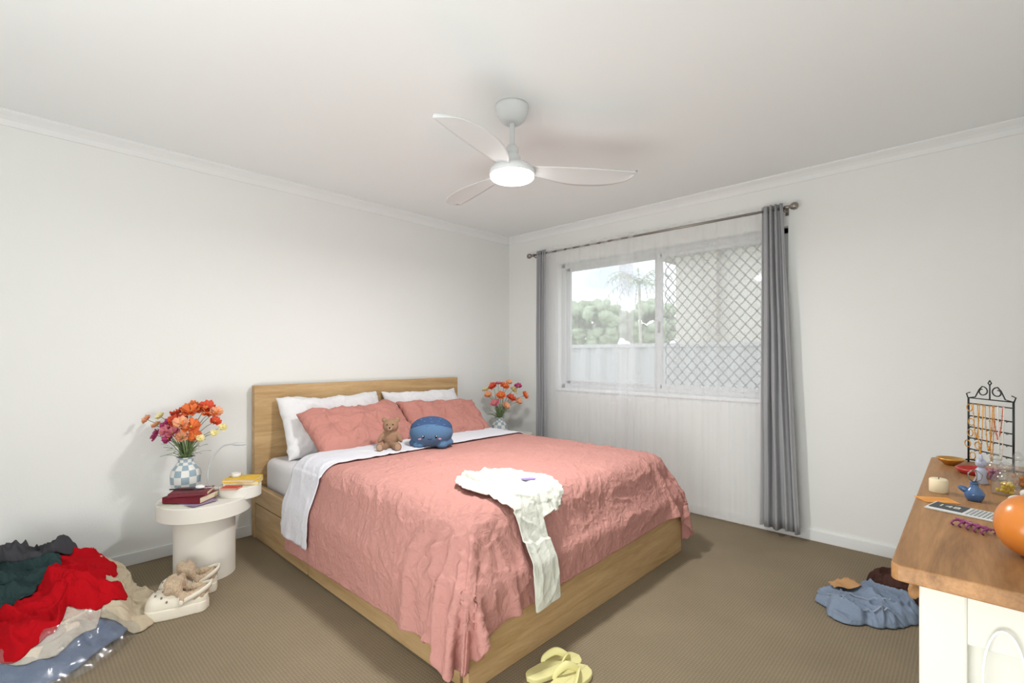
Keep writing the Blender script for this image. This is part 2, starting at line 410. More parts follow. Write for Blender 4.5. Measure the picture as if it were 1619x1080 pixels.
# ------------------------------------------------------------------ outside
def outside():
    g=MB().box((0,10.2,-.45),(40,20,.1)).obj('ground',plain('lawn',srgb(170,178,152),.9,.2)); top(g,'green lawn outside the window','lawn',kind='stuff')
    mb=MB()
    V=[];F=[];n=260
    for i in range(n):
        x=-7+i*.07; y=2.5+(.02 if (i//2)%2 else -.02)
        V+= [(x,y,-.4),(x,y,1.32)]
    for i in range(n-1): F.append((2*i,2*i+2,2*i+3,2*i+1))
    mb.merge(V,F,0,False); mb.box((2,2.5,1.34),(18,.06,.05))
    top(mb.obj('fence',plain('pale steel fence',srgb(188,188,186),.6,.03)),'pale grey corrugated steel boundary fence','fence')
    h=empty('house','cream rendered neighbouring house with grey tiled roof','house',(1.5,6.6,-.4))
    MB().box((0,1,1.9),(5.2,2.6,3.8)).obj('house_wall',plain('cream render',srgb(216,211,198),.9,.02),h)
    MB().merge([(-3,-.9,3.7),(3,-.9,3.7),(3,3,3.7),(-3,3,3.7),(-1.5,1,4.9),(1.5,1,4.9)],[(0,1,5,4),(1,2,5),(2,3,4,5),(3,0,4),(3,2,1,0)],0,False).obj('roof',plain('roof tile',srgb(190,184,180),.9),h)
    MB().box((-1.75,-.5,1.9),(.22,.16,3.6),.01).obj('post',plain('beige post',srgb(192,184,170),.9),h)
    lm=plain('tree leaves',srgb(176,190,160),.9,.14,8); tk=plain('bark',srgb(206,202,192),.9)
    for (x,y,s,hh) in ((-5.2,9.3,1.0,2.6),(-3.9,10.6,.9,2.6),(-7.2,10.2,1.0,2.7)):
        t=empty('tree','leafy green garden tree behind the fence','tree',(x,y,-.4))
        MB().tube([(0,0,0),(.03,0,1.0),(0,.02,hh)],[.09,.07,.05]).obj('trunk',tk,t)
        c=MB()
        for i in range(140):
            a=random.uniform(0,6.28); e=random.uniform(-1,1); r=s*random.uniform(.5,1)**.5
            p=Vector((r*math.cos(a)*math.sqrt(1-e*e),r*math.sin(a)*math.sqrt(1-e*e),hh+r*e*.8))
            c.ell(p,(.2,.2,.13),(random.random(),random.random(),0),seg=6,rings=4,fn=lambda v:v*random.uniform(.7,1.3))
        c.obj('crown',lm,t)
    t=empty('palm_tree','feathery palm tree beyond the fence','palm tree',(-2.9,8.0,-.4))
    MB().tube([(0,0,0),(.05,0,1.6),(0,0,3.5)],[.05,.04,.035]).obj('trunk',tk,t)
    c=MB(); pm=plain('palm leaves',srgb(208,216,202),.9,.08,8)
    for i in range(22):
        a=i*2.4; el=random.uniform(.2,1.3); pts=[]
        for k in range(9):
            q=k/8; r=1.0*q; z=3.5+math.sin(el)*q*1.2-q*q*.9
            pts.append(Vector((r*math.cos(a)*math.cos(el*.5),r*math.sin(a)*math.cos(el*.5),z)))
        c.tube(pts,.010,4)
        for k in range(1,9):
            for sg in (-1,1):
                p=pts[k]; d=Vector((-math.sin(a),math.cos(a),0))*sg*.28*(1-.5*k/8)+Vector((0,0,-.16))
                q=(pts[k]-pts[k-1])*.22
                c.merge([p,p+q,p+d+q*1.5],[(0,1,2)],0,False)
    c.obj('frond',pm,t,recalc=False)
outside()
# ------------------------------------------------------------------ curtains
def panel(name,x0,x1,z0,z1,folds,amp,yc,mat,label,cat,grp,flare=1.0,seed=0,nz=30,amp_top=None,shift=0):
    nx=folds*14
    cx=(x0+x1)/2
    at=amp if amp_top is None else amp_top
    def fn(u,v):
        z=z0+(z1-z0)*(1-v)
        ww_=(x1-x0)*(1+(flare-1)*v)
        uu=u+ .018*noise.noise(Vector((u*6+seed,v*1.2,seed)))
        x=cx+shift*v+(u-.5)*ww_+.006*noise.noise(Vector((u*9,v*4,seed+5)))
        ph=2*math.pi*folds*uu
        a=at+(amp-at)*min(1,v*2)
        y=yc+a*(math.sin(ph)+.35*math.sin(2.3*ph+seed))*(.75+.5*noise.noise(Vector((u*5,v*2,seed+9))))
        return Vector((x,y,z+.006*math.sin(ph*.5)*v))
    o=MB().grid(fn,nx,nz).obj(name,mat,recalc=False)
    top(o,label,cat,grp)
    return o
panel('sheer_curtain',.53,1.50,.03,2.20,8,.009,-.10,M['sheer'],'white sheer voile curtain over the window','curtain','sheer window curtains',seed=1)
panel('sheer_curtain',1.36,2.49,.03,2.20,9,.009,-.085,M['sheer'],'white sheer voile curtain over the window','curtain','sheer window curtains',seed=4)
c1=panel('curtain',.455,.575,.06,2.20,4,.03,-.09,M['greyc'],'grey fabric curtain gathered beside the window','curtain','grey curtains',flare=1.25,seed=2,amp_top=.022)
c2=panel('curtain',2.462,2.590,.05,2.20,4,.034,-.09,M['greyc'],'grey fabric curtain gathered beside the window','curtain','grey curtains',flare=1.9,seed=3,amp_top=.022,shift=.045)
for c in (c1,c2): mod(c,'SOLIDIFY',thickness=.003)
rod=empty('curtain_rod','slim nickel curtain rod with round finials','curtain rod',(1.51,-.09,2.17))
MB().tube([(-1.12,0,0),(1.12,0,0)],.009,12).obj('pole',M['nickel'],rod)
for sx in (-1,1):
    MB().lathe([(.0,-.03),(.012,-.03),(.012,-.01),(.008,0),(.018,.008),(.025,.024),(.022,.042),(.01,.05),(0,.051)],seg=20,mat=Matrix.Translation((sx*1.12,0,0))@Euler((0,sx*math.pi/2,0)).to_matrix().to_4x4()).obj('finial',M['nickel'],rod)
    MB().box((sx*1.085,.084,-.005),(.02,.008,.06),.002).tube([(sx*1.085,.08,-.01),(sx*1.085,.02,-.02),(sx*1.085,.0,-.012)],.006,8).obj('bracket',M['nickel'],rod)
# ------------------------------------------------------------------ ceiling fan
fan=empty('ceiling_fan','white three-blade ceiling fan with round light','ceiling fan',(1.872,-1.920,H))
MB().lathe([(0,0),(.080,0),(.081,-.010),(.075,-.036),(.062,-.064),(.046,-.080),(.03,-.085),(0,-.085)]).obj('canopy',M['fanw'],fan)
MB().lathe([(.012,-.08),(.012,-.23)]).lathe([(.0,-.19),(.02,-.19),(.03,-.205),(.03,-.225),(.024,-.23),(.04,-.25),(.045,-.28),(.045,-.30),(0,-.30)]).obj('rod',M['fanw'],fan)
MB().lathe([(0,-.270),(.045,-.272),(.07,-.282),(.096,-.298),(.108,-.311),(.111,-.325),(.109,-.336),(.0,-.336)]).obj('motor_housing',M['fanw'],fan)
MB().lathe([(.106,-.336),(.106,-.348),(.099,-.354),(.06,-.357),(.0,-.358)]).obj('light_lens',M['lamp'],fan)
def blade(k):
    ang=math.radians(43.6)+math.radians(5+120*k)
    def surf(u,v,side):
        r=.085+.525*u
        c=.06+.108*math.sin(min(1,u/.55)*math.pi/2)
        if u>.55: c=.168*(1-((u-.55)/.45)**2.6*.55)
        if u>.92: c*=math.sqrt(max(0.02,1-((u-.92)/.08)**2))
        lead=-.036-.012*math.sin(u*math.pi)-.010*u
        s=lead+c*v
        pit=math.radians(12-6*u)
        y=s*math.cos(pit); z=-s*math.sin(pit)-.012*u+.01*math.sin(v*math.pi)
        th=.005*math.sin(math.pi*(.06+.88*v))
        return Vector((r,y,z+side*th))
    mb=MB(); nu,nv=40,12
    V=[];F=[]
    for i in range(nu):
        for j in range(nv): V.append(surf(i/(nu-1),j/(nv-1),1))
    for i in range(nu):
        for j in range(nv): V.append(surf(i/(nu-1),j/(nv-1),-1))
    o=nu*nv
    for i in range(nu-1):
        for j in range(nv-1):
            a=i*nv+j; F.append((a,a+nv,a+nv+1,a+1)); F.append((o+a,o+a+1,o+a+nv+1,o+a+nv))
        F.append((i*nv,o+i*nv,o+(i+1)*nv,(i+1)*nv)); F.append((i*nv+nv-1,(i+1)*nv+nv-1,o+(i+1)*nv+nv-1,o+i*nv+nv-1))
    for j in range(nv-1):
        F.append((j,j+1,o+j+1,o+j)); a=(nu-1)*nv+j; F.append((a,o+a,o+a+1,a+1))
    mb.merge(V,F,0,True); mb.obj('blade',M['fanw'],fan,(0,0,-.310),(0,0,ang))
for k in range(3): blade(k)
# ------------------------------------------------------------------ bed
BY0,BY1,BX1=-2.49,-.76,2.20
bed=empty('bed','oak veneer storage bed with tall panel headboard','bed',(0.02,(BY0+BY1)/2,0))
bw=BY1-BY0
MB().box((.03,0,.5),(.055,bw,1.0),.003).obj('headboard',M['oak'],bed)
BT=.345
for sy in (-1,1):
    MB().box((1.11,sy*(bw/2-.02),BT-.055),(2.10,.04,.11),.003).obj('side_rail',M['oakx'],bed)
    for (a,b_) in ((.07,.86),(.87,2.135)):
        d=MB().box(((a+b_)/2,sy*(bw/2-.012),.118),(b_-a-.006,.022,.222),.002); d.box(((a+b_)/2,sy*(bw/2-.30),.10),(b_-a-.02,.55,.17),.002)
        d.obj('drawer',M['oakx'],bed)
MB().box((2.165,0,BT/2),(.03,bw,BT),.003).obj('footboard',M['oak'],bed)
MB().box((1.10,0,.235),(2.10,bw-.09,.04)).obj('slat_base',M['oakx'],bed)
MY=bw/2-.06
mat_o=MB().box((0,0,0),(2.03,2*MY,.26),.05,seg=4,smooth=True).obj('mattress',M['mattress'],None,(1.10,(BY0+BY1)/2,.39))
top(mat_o,'thick white fabric mattress on the oak bed','mattress')
# ------------------------------------------------------------------ cloth sim
def cloth_obj(name,inside,W,Hh,res,fn,mat):
    nx=max(2,int(W/res)); ny=max(2,int(Hh/res)); idx={}; V=[];F=[]
    def ins(i,j): return inside(((i+.5)/nx)*2-1,((j+.5)/ny)*2-1)
    def vid(i,j):
        if (i,j) not in idx:
            idx[(i,j)]=len(V); V.append(fn((i/nx-.5)*W,(j/ny-.5)*Hh))
        return idx[(i,j)]
    for i in range(nx):
        for j in range(ny):
            if ins(i,j): F.append((vid(i,j),vid(i+1,j),vid(i+1,j+1),vid(i,j+1)))
    o=MB().merge(V,F,0,True).obj(name,mat,recalc=False)
    return o
def collider(o,t=.008):
    m=o.modifiers.new('coll','COLLISION'); o.collision.thickness_outer=t; o.collision.cloth_friction=60; return o
def simulate(cl,frames):
    for o,st in cl:
        m=o.modifiers.new('cloth','CLOTH'); s=m.settings; c=m.collision_settings
        s.quality=st.get('q',5); s.mass=st.get('mass',.25)
        s.tension_stiffness=s.compression_stiffness=st.get('stiff',15); s.shear_stiffness=st.get('shear',5)
        s.bending_stiffness=st.get('bend',.3); s.air_damping=st.get('air',2)
        s.tension_damping=s.compression_damping=5; s.bending_damping=.5
        if 'shrink' in st: s.shrink_min=st['shrink']
        c.collision_quality=2; c.distance_min=.008; c.use_self_collision=st.get('self',False); c.self_distance_min=st.get('sd',.005)
        c.friction=40; c.self_friction=5
        m.point_cache.frame_start=1; m.point_cache.frame_end=frames
    scene.frame_start=1; scene.frame_end=frames
    for f in range(1,frames+1): scene.frame_set(f)
    dg=bpy.context.evaluated_depsgraph_get()
    res=[]
    for o,st in cl:
        me=bpy.data.meshes.new_from_object(o.evaluated_get(dg)); res.append(me)
    for (o,st),me in zip(cl,res):
        o.modifiers.clear(); old=o.data; o.data=me
    scene.frame_set(1)
def recenter(o,zmin=True):
    vs=o.data.vertices; n=len(vs)
    c=Vector((sum(v.co.x for v in vs)/n,sum(v.co.y for v in vs)/n,min(v.co.z for v in vs)))
    o.data.transform(Matrix.Translation(-c)); o.location=o.location+c
def crease(o,levels,amps,mask=None):
    m=mod(o,'SUBSURF',levels=levels,render_levels=levels)
    dg=bpy.context.evaluated_depsgraph_get(); me=bpy.data.meshes.new_from_object(o.evaluated_get(dg)); o.modifiers.clear(); o.data=me
    nr=[v.normal.copy() for v in me.vertices]
    for v,n in zip(me.vertices,nr):
        p=v.co; d=0
        mk=mask(p) if mask else 1
        if mk<=0: continue
        w=Vector((noise.noise(p*2.1),noise.noise(p*2.1+Vector((7,3,1))),noise.noise(p*2.3+Vector((1,9,5)))))
        for k,(fr,am,an) in enumerate(amps):
            q=Vector((p.x*an[0]+p.y*an[1],p.y*an[2]-p.x*an[3],p.z))*fr+w*(1.3+.4*k)+Vector((k*11.3,0,0))
            r=1-min(1,abs(noise.noise(q))*3.2)
            d+=am*(r*r)*(.5+1.0*max(0,.5+noise.noise(p*1.7+Vector((k*5,2,0)))))
        v.co=p+n*d*mk
def full(u,v): return True
collider(floor,.004)
bedcol=MB().box((1.08,(BY0+BY1)/2,.435),(2.11,1.62,.30),.085,seg=5).box((1.11,(BY0+BY1)/2,.18),(2.19,bw+.005,.36),.01).obj('temp_collider',M['oak'])
collider(bedcol,.006)
DX0,DX1,DY0,DY1=.60,2.46,-2.875,-.40
def duvin(u,v):
    cx,cy=(1-u)*(DX1-DX0)/2,(1-abs(v))*(DY1-DY0)/2
    R=.30 if v<0 else .20
    if cx<R and cy<R: return (R-cx)**2+(R-cy)**2<R*R
    return True
def duv(x,y):
    X=(DX0+DX1)/2+x; Y=(DY0+DY1)/2+y
    n=noise.noise(Vector((X*2.2,Y*2.2,1)))*.032+noise.noise(Vector((X*6,Y*5,4)))*.012+noise.noise(Vector((X*3+Y*9,Y*2,8)))*.012
    a=math.radians(1.5); cx,cy=1.5,-1.6
    XX=cx+(X-cx)*math.cos(a)-(Y-cy)*math.sin(a); YY=cy+(X-cx)*math.sin(a)+(Y-cy)*math.cos(a)
    return Vector((XX,YY,.65+n))
duvet=cloth_obj('duvet',duvin,DX1-DX0,DY1-DY0,.022,duv,M['duvet'])
simulate([(duvet,dict(shrink=-.02,bend=.8,q=5,mass=.4,stiff=25))],50)
collider(duvet,.010)
def sheetf(x,y):
    X=.79+x; Y=-1.64+y
    return Vector((X,Y,.70+.015*noise.noise(Vector((X*7,Y*5,2)))))
sheet=cloth_obj('bed_sheet',full,.34,2.44,.020,sheetf,M['sheetm'])
def topshape(u,v):
    if u<.20:
        q=((u+.42)/.64)
        if abs(q)<1 and abs(v)<.97*math.sqrt(1-q*q)**.6: return True
    return u>=-.1 and -.80<v<-.06
def topf(x,y):
    yy=y*.80
    n=noise.noise(Vector((x*6,y*6,3)))
    z=.67+.014*math.sin(2*math.pi*(yy/.080+.5*n))
    return Vector((2.12+x,-2.05+yy,z))
tshirt=cloth_obj('long_sleeve_top',topshape,.82,.46,.013,topf,M['shirt'])
simulate([(sheet,dict(bend=.2)),(tshirt,dict(self=True,bend=.3))],50)
for o in list(bpy.data.objects):
    for m in list(o.modifiers):
        if m.type=='COLLISION': o.modifiers.remove(m)
bpy.data.objects.remove(bedcol)
crease(duvet,2,[(3.0,.0060,(1,.5,.6,.2)),(6.5,.0048,(.9,-.4,.5,.3)),(13,.0042,(1,.2,.7,-.3)),(27,.0024,(1,.4,.8,-.5))],mask=lambda p:max(0,min(1,(p.x-1.0)/.10))*(1 if p.z>.32 else max(.35,(p.z-.1)/.22)))
crease(sheet,1,[(6,.004,(1,0,.4,0)),(14,.0025,(1,0,.6,0))])
for v in sheet.data.vertices:
    if v.co.z>.55: v.co.z-=.007
crease(tshirt,2,[(5,.015,(.4,.5,1,.3)),(11,.008,(.5,0,1,.5)),(26,.003,(1,0,1,0))],mask=lambda p:1 if p.z>.56 else .45)
for v in tshirt.data.vertices:
    v.co.z+=.008; 
    if v.co.x>2.2: v.co.x+=.012
# ------------------------------------------------------------------ analytic garment heaps
HE=[]
def heap(name,ctrl,mat,label,cat,thick=.03,amp=.02,fr=7,ang=0,seed=0,base=None,wob=.05,rings=64,segs=220,nz2=.30,solid=.004,fine=.45):
    cx=sum(p[0] for p in ctrl)/len(ctrl); cy=sum(p[1] for p in ctrl)/len(ctrl)
    pol=sorted([(math.atan2(p[1]-cy,p[0]-cx),math.hypot(p[0]-cx,p[1]-cy)) for p in ctrl])
    n=len(pol)
    def rf(th):
        th=(th+math.pi)%(2*math.pi)-math.pi
        for i in range(n):
            a0,r0=pol[i]; a1,r1=pol[(i+1)%n]
            if i==n-1:
                a1+=2*math.pi
                if th<a0: th+=2*math.pi
            if a0<=th<=a1:
                t=(th-a0)/max(1e-6,a1-a0); t=t*t*(3-2*t)
                r=r0*(1-t)+r1*t
                return r*(1+wob*noise.noise(Vector((math.cos(th)*3.2,math.sin(th)*3.2,seed+1)))+wob*.6*noise.noise(Vector((math.cos(th)*9,math.sin(th)*9,seed+2))))
        return pol[0][1]
    ca,sa=math.cos(ang),math.sin(ang)
    prev=list(HE)
    def bz(x,y):
        z=base(x,y) if base else 0.0
        for c,r_,zf_ in prev:
            d=math.hypot(x-c[0],y-c[1]); th=math.atan2(y-c[1],x-c[0]); q=d/r_(th)
            if q<1: z=max(z,zf_(x,y,q))
        return z
    def bzs(x,y):
        e=.018
        return (bz(x,y)*2+bz(x+e,y)+bz(x-e,y)+bz(x,y+e)+bz(x,y-e))/6
    def folds(x,y):
        u=x*ca+y*sa; v=-x*sa+y*ca
        w1=noise.noise(Vector((u*4,v*4,seed+3))); w2=noise.noise(Vector((u*3+5,v*3,seed+6)))
        a=noise.noise(Vector((u*fr*nz2+w1*.8,v*fr+w2*1.2,seed)))
        r=max(0,1-abs(a)*3.6); r=r**1.8
        b=noise.noise(Vector((u*fr*.9+w2,v*fr*2.3+w1*1.5,seed+8)))
        r2=max(0,1-abs(b)*3.6)**1.7
        c=noise.noise(Vector((u*fr*2.2+w2*2,v*fr*4+w1*3,seed+14)))
        r3=max(0,1-abs(c)*3.6)**1.6
        return amp*r+amp*fine*r2+amp*.14*r3+amp*.5*w1
    def zf(x,y,q):
        e=max(0,1-q**9)
        return bz(x,y)+.006+thick*e+max(0,folds(x,y))*max(0,1-q**10)
    V=[];F=[]
    for i in range(rings):
        q=(i/(rings-1))**.85
        for j in range(segs):
            th=2*math.pi*j/segs; r=rf(th)*q; x=cx+r*math.cos(th); y=cy+r*math.sin(th)
            e=max(0,1-q**9)
            z=bzs(x,y)+.006+thick*e+max(-.003,folds(x,y))*max(0,1-q**10)
            dx_=.022*noise.noise(Vector((x*9,y*9,seed+20)))*(amp/.03); dy_=.022*noise.noise(Vector((x*9,y*9,seed+30)))*(amp/.03)
            V.append((x+dx_*e,y+dy_*e,z))
            if i==0: break
    for j in range(segs): F.append((0,1+j,1+(j+1)%segs))
    for i in range(rings-2):
        for j in range(segs):
            a=1+i*segs+j; b=1+i*segs+(j+1)%segs; F.append((a,a+segs,b+segs,b))
    HE.append(((cx,cy),rf,zf))
    zc=min(v[2] for v in V)
    V=[(v[0]-cx,v[1]-cy,v[2]-zc) for v in V]
    o=MB().merge(V,F,0,True).obj(name,mat,None,(cx,cy,zc),recalc=False)
    mod(o,'SOLIDIFY',thickness=solid,offset=-1)
    return top(o,label,cat)
def mound(x,y):
    d=math.hypot((x-.34)/.50,(y+3.56)/.42)
    return .15*math.exp(-d*d*1.1) if d<3 else 0
def mf(x,y): return mound(x,y) if mound(x,y)>.012 else 0
heap('denim_jeans',[(.05,-3.75),(.2,-3.95),(.7,-3.92),(1.05,-3.75),(1.08,-3.5),(.96,-3.34),(.6,-3.22),(.2,-3.25),(.06,-3.5)],M['denim2'],'folded blue denim jeans at the bottom of the clothes pile','jeans',thick=.040,amp=.020,fr=8,ang=.5,seed=2,base=mf,wob=.03)
heap('beige_trousers',[(.28,-3.42),(.30,-3.22),(.46,-3.13),(.66,-3.15),(.80,-3.13),(.88,-3.20),(.84,-3.32),(.76,-3.42),(.5,-3.5)],M['beige'],'beige cotton trousers slumped on the clothes pile','trousers',thick=.032,amp=.026,fr=7,ang=1.2,seed=9,wob=.06)
heap('knit_jumper',[(.62,-3.40),(.80,-3.34),(.93,-3.43),(1.00,-3.56),(.94,-3.64),(.78,-3.62),(.64,-3.55)],M['knit'],'cream knitted jumper in the clothes pile','jumper',thick=.016,amp=.017,fr=9,ang=-.9,seed=12,wob=.06)
rs=heap('red_sweatshirt',[(.27,-3.36),(.44,-3.26),(.62,-3.30),(.76,-3.24),(.82,-3.34),(.78,-3.44),(.92,-3.50),(.99,-3.58),(.80,-3.74),(.5,-3.72),(.3,-3.6)],M['red'],'bright red sweatshirt on the clothes pile','sweatshirt',thick=.018,amp=.030,fr=7.5,ang=.35,seed=16,wob=.07)
heap('green_shirt',[(.30,-3.52),(.45,-3.44),(.58,-3.50),(.68,-3.60),(.60,-3.72),(.42,-3.75),(.3,-3.66)],M['teal'],'dark green shirt on the clothes pile','shirt',thick=.016,amp=.032,fr=9,ang=1.0,seed=21,wob=.1)
heap('charcoal_jacket',[(.06,-3.52),(.12,-3.42),(.28,-3.36),(.40,-3.42),(.42,-3.55),(.34,-3.68),(.16,-3.74),(.07,-3.66)],M['dark'],'charcoal grey jacket on top of the clothes pile','jacket',thick=.032,amp=.042,fr=8.5,ang=.2,seed=25,wob=.1)
HE.clear()
jeans=heap('jeans',[(2.93,-.78),(2.97,-.92),(3.05,-1.04),(3.16,-.99),(3.27,-.90),(3.33,-.74),(3.27,-.60),(3.10,-.58),(2.98,-.66)],M['denim'],'crumpled light blue jeans on the carpet','jeans',thick=.030,amp=.038,fr=8,ang=2.6,seed=31,wob=.1,fine=.5)
jt=HE[0]
heap('brown_garment',[(3.10,-.52),(3.12,-.38),(3.20,-.30),(3.32,-.34),(3.35,-.50),(3.30,-.62),(3.18,-.62)],M['brown'],'dark brown garment crumpled on the carpet beside jeans','garment',thick=.05,amp=.035,fr=8,ang=.6,seed=35,wob=.1)
def jz(x,y):
    c,rf,zf=jt; q=math.hypot(x-c[0],y-c[1])/rf(math.atan2(y-c[1],x-c[0])); return zf(x,y,q)
def patch(name,x,y,w_,h_,rz,mat,par,zfn,lift=.012,rnd_=False,n=9,follow=.5):
    V=[];F=[]
    for i in range(n):
        for j in range(n):
            a=(i/(n-1)-.5); b=(j/(n-1)-.5)
            if rnd_:
                a2=a*math.sqrt(max(0,1-2*b*b)); b2=b*math.sqrt(max(0,1-2*a*a)); a,b=a2,b2
            a*=w_; b*=h_; X=x+a*math.cos(rz)-b*math.sin(rz); Y=y+a*math.sin(rz)+b*math.cos(rz)
            V.append(Vector((X,Y,zfn(X,Y)*follow+zfn(x,y)*(1-follow)+lift))-par.location)
    for i in range(n-1):
        for j in range(n-1): F.append((i*n+j,(i+1)*n+j,(i+1)*n+j+1,i*n+j+1))
    o=MB().merge(V,F).obj(name,mat,par,recalc=False); mod(o,'SOLIDIFY',thickness=.002); return o
patch('leather_patch',3.03,-.74,.12,.08,.5,M['leather'],jeans,jz,.020,follow=.8)
for k,(a,b) in enumerate((((2.98,-.86),(3.22,-.80)),((3.05,-.98),(3.24,-.88)))):
    P=[]
    for i in range(40):
        t=i/39; X=a[0]+(b[0]-a[0])*t; Y=a[1]+(b[1]-a[1])*t+.02*math.sin(t*5+k)
        P.append(Vector((X,Y,jz(X,Y)+.003))-jeans.location)
    MB().tube(P,.005,6,flat=.5).obj('seam',M['seam'],jeans)
for o,l,c in ((duvet,'rumpled washed pink linen duvet draped over the bed','duvet'),(sheet,'white sheet folded back over the pink duvet','sheet'),
    (tshirt,'cream long-sleeve top thrown over the foot of the bed','top')):
    recenter(o); top(o,l,c)
    for p in o.data.polygons: p.use_smooth=True
    mod(o,'SOLIDIFY',thickness=.012 if o is duvet else .004,offset=-1 if o is duvet else 0)
tv=[(v.co+tshirt.location) for v in tshirt.data.vertices if v.co.z+tshirt.location.z>.55]
def tz(x,y):
    near=[p.z for p in tv if abs(p.x-x)<.012 and abs(p.y-y)<.012]
    return max(near) if near else .64
patch('embroidered_motif',2.03,-1.98,.07,.035,.9,M['lilac'],tshirt,tz,.006,True)
# ------------------------------------------------------------------ pillows
def pillow(name,w_,h_,t_,loc,rot,mat,label,grp,seed,cr=1.0):
    mb=MB(); nu,nv=44,32; V=[];F=[]
    for side in (1,-1):
        for i in range(nu):
            for j in range(nv):
                u=i/(nu-1)*2-1; v=j/(nv-1)*2-1
                u_=math.copysign(abs(u)**.8,u); v_=math.copysign(abs(v)**.8,v)
                y=u_*w_/2*(1-.05*(1-v_*v_)); z=v_*h_/2*(1-.07*(1-u_*u_))
                th=(max(0,(1-u_**4)*(1-v_**4)))**.5
                x=side*t_/2*th
                wr=noise.noise(Vector((u_*3+seed,v_*3,side*2+seed)))*.022+noise.noise(Vector((u_*9+seed,v_*5,side+seed)))*.010+.006*noise.noise(Vector((u_*20,v_*7+seed,1)))
                x+=side*wr*th
                x+=.012*(noise.noise(Vector((u_*2,v_*2,seed+9))))
                x+= -.03*(u_*u_)*.4
                z+= .018*noise.noise(Vector((u_*2.2,seed,3)))-.016*max(0,v_)*(1-u_*u_)
                V.append(Vector((x,y,z)))
    o=nu*nv
    for i in range(nu-1):
        for j in range(nv-1):
            a=i*nv+j; F.append((a,a+nv,a+nv+1,a+1)); F.append((o+a,o+a+1,o+a+nv+1,o+a+nv))
    mb.merge(V,F,0,True); bmesh.ops.remove_doubles(mb.bm,verts=mb.bm.verts,dist=.0008)
    ob=mb.obj(name,mat,None,loc,rot); crease(ob,2,[(5,.008*cr,(1,.3,1,.3)),(11,.0045*cr,(1,0,1,0)),(24,.002*cr,(1,0,1,0))])
    for p in ob.data.polygons: p.use_smooth=True
    return top(ob,label,'pillow',grp)
pillow('pillow',.77,.45,.16,(.220,-1.99,.725),(0,math.radians(-28),math.radians(1)),M['whitecl'],'white cotton pillow propped against the headboard','white pillows',1,.7)
pillow('pillow',.75,.45,.16,(.220,-1.20,.725),(0,math.radians(-28),math.radians(-1)),M['whitecl'],'white cotton pillow propped against the headboard','white pillows',2,.7)
pillow('pillow',.77,.44,.16,(.45,-1.92,.70),(math.radians(2),math.radians(-52),math.radians(2)),M['pinkp'],'pink linen pillow leaning on a white pillow','pink pillows',3,1.2)
pillow('pillow',.75,.44,.16,(.48,-1.20,.70),(math.radians(-3),math.radians(-50),math.radians(-2)),M['pinkp'],'pink linen pillow leaning on a white pillow','pink pillows',4,1.2)
# ------------------------------------------------------------------ teddy bear
ZB=.60
bear=empty('teddy_bear','small brown teddy bear sitting against pink pillows','soft toy',(.80,-1.92,ZB),(0,0,math.radians(-38)))
b=MB() # faces +X
b.ell((0,0,.065),(.045,.050,.066)); b.ell((.005,0,.150),(.044,.050,.045)); b.ell((.040,0,.140),(.020,.022,.017))
for sy in (-1,1):
    b.ell((-.004,sy*.040,.188),(.011,.018,.018)); b.ell((.02,sy*.052,.082),(.018,.017,.044),(sy*.5,-.5,0)); b.ell((.06,sy*.036,.024),(.052,.023,.023),(0,0,sy*.3)); b.ell((.108,sy*.052,.034),(.016,.025,.030))
bo=b.obj('body',M['bear'],bear); mod(bo,'REMESH',mode='VOXEL',voxel_size=.004,use_smooth_shade=True); mod(bo,'SMOOTH',factor=.5,iterations=3)
MB().ell((.056,0,.139),(.010,.014,.011)).obj('muzzle',M['bearl'],bear)
MB().ell((.066,0,.146),(.005,.007,.005)).obj('nose',M['eye'],bear)
for sy in (-1,1): MB().ell((.044,sy*.018,.163),.0045).obj('eye',M['eye'],bear); MB().ell((.124,sy*.055,.034),(.003,.016,.019)).obj('foot_pad',M['bearl'],bear)
# ------------------------------------------------------------------ blue plush
pl=empty('plush_toy','round blue plush toy with smiling face beside the teddy','soft toy',(.92,-1.69,ZB),(0,0,math.radians(-42)))
def squash(v):
    return Vector((v.x,v.y,v.z*(1-.06*(abs(v.y)/.16)**2)))
b=MB(); b.ell((0,0,.094),(.118,.142,.096),seg=40,rings=24,fn=squash)
for sy in (-1,1): b.ell((.05,sy*.075,.022),(.05,.04,.024)); b.ell((.0,sy*.105,.03),(.05,.04,.026))
bo=b.obj('body',M['plush'],pl); mod(bo,'REMESH',mode='VOXEL',voxel_size=.006,use_smooth_shade=True); mod(bo,'SMOOTH',factor=.5,iterations=10)
b=MB(); b.ell((-.008,0,.118),(.112,.137,.080),(0,.05,0),seg=40,rings=20,fn=lambda v:Vector((v.x,v.y,v.z if v.z>0 else v.z*.1)))
b.obj('crown',M['plushd'],pl)
for (a,e) in ((-.7,.5),(-.4,.8),(-.15,.45),(.1,.75),(.35,.5),(.6,.8),(.8,.45),(0,1.1),(-.9,.95),(.95,1.0)):
    MB().ell((-.008+.111*math.cos(a)*math.cos(e),.136*math.sin(a)*math.cos(e),.118+.079*math.sin(e)),(.006,.007,.004)).obj('spot',M['plushs'],pl)
for sy in (-1,1):
    MB().ell((.110,sy*.040,.084),(.006,.008,.010)).obj('eye',M['eye'],pl); MB().ell((.116,sy*.042,.088),(.003,.003,.003)).obj('eye_glint',M['white'],pl)
    MB().ell((.104,sy*.064,.068),(.006,.011,.006)).obj('cheek',plain('pink blush',srgb(180,140,160),.9),pl)
MB().tube([(.119,.012*math.cos(t),.074-.008*math.sin(t)) for t in [math.pi*i/8 for i in range(9)]],.0016,6).obj('mouth',M['eye'],pl)
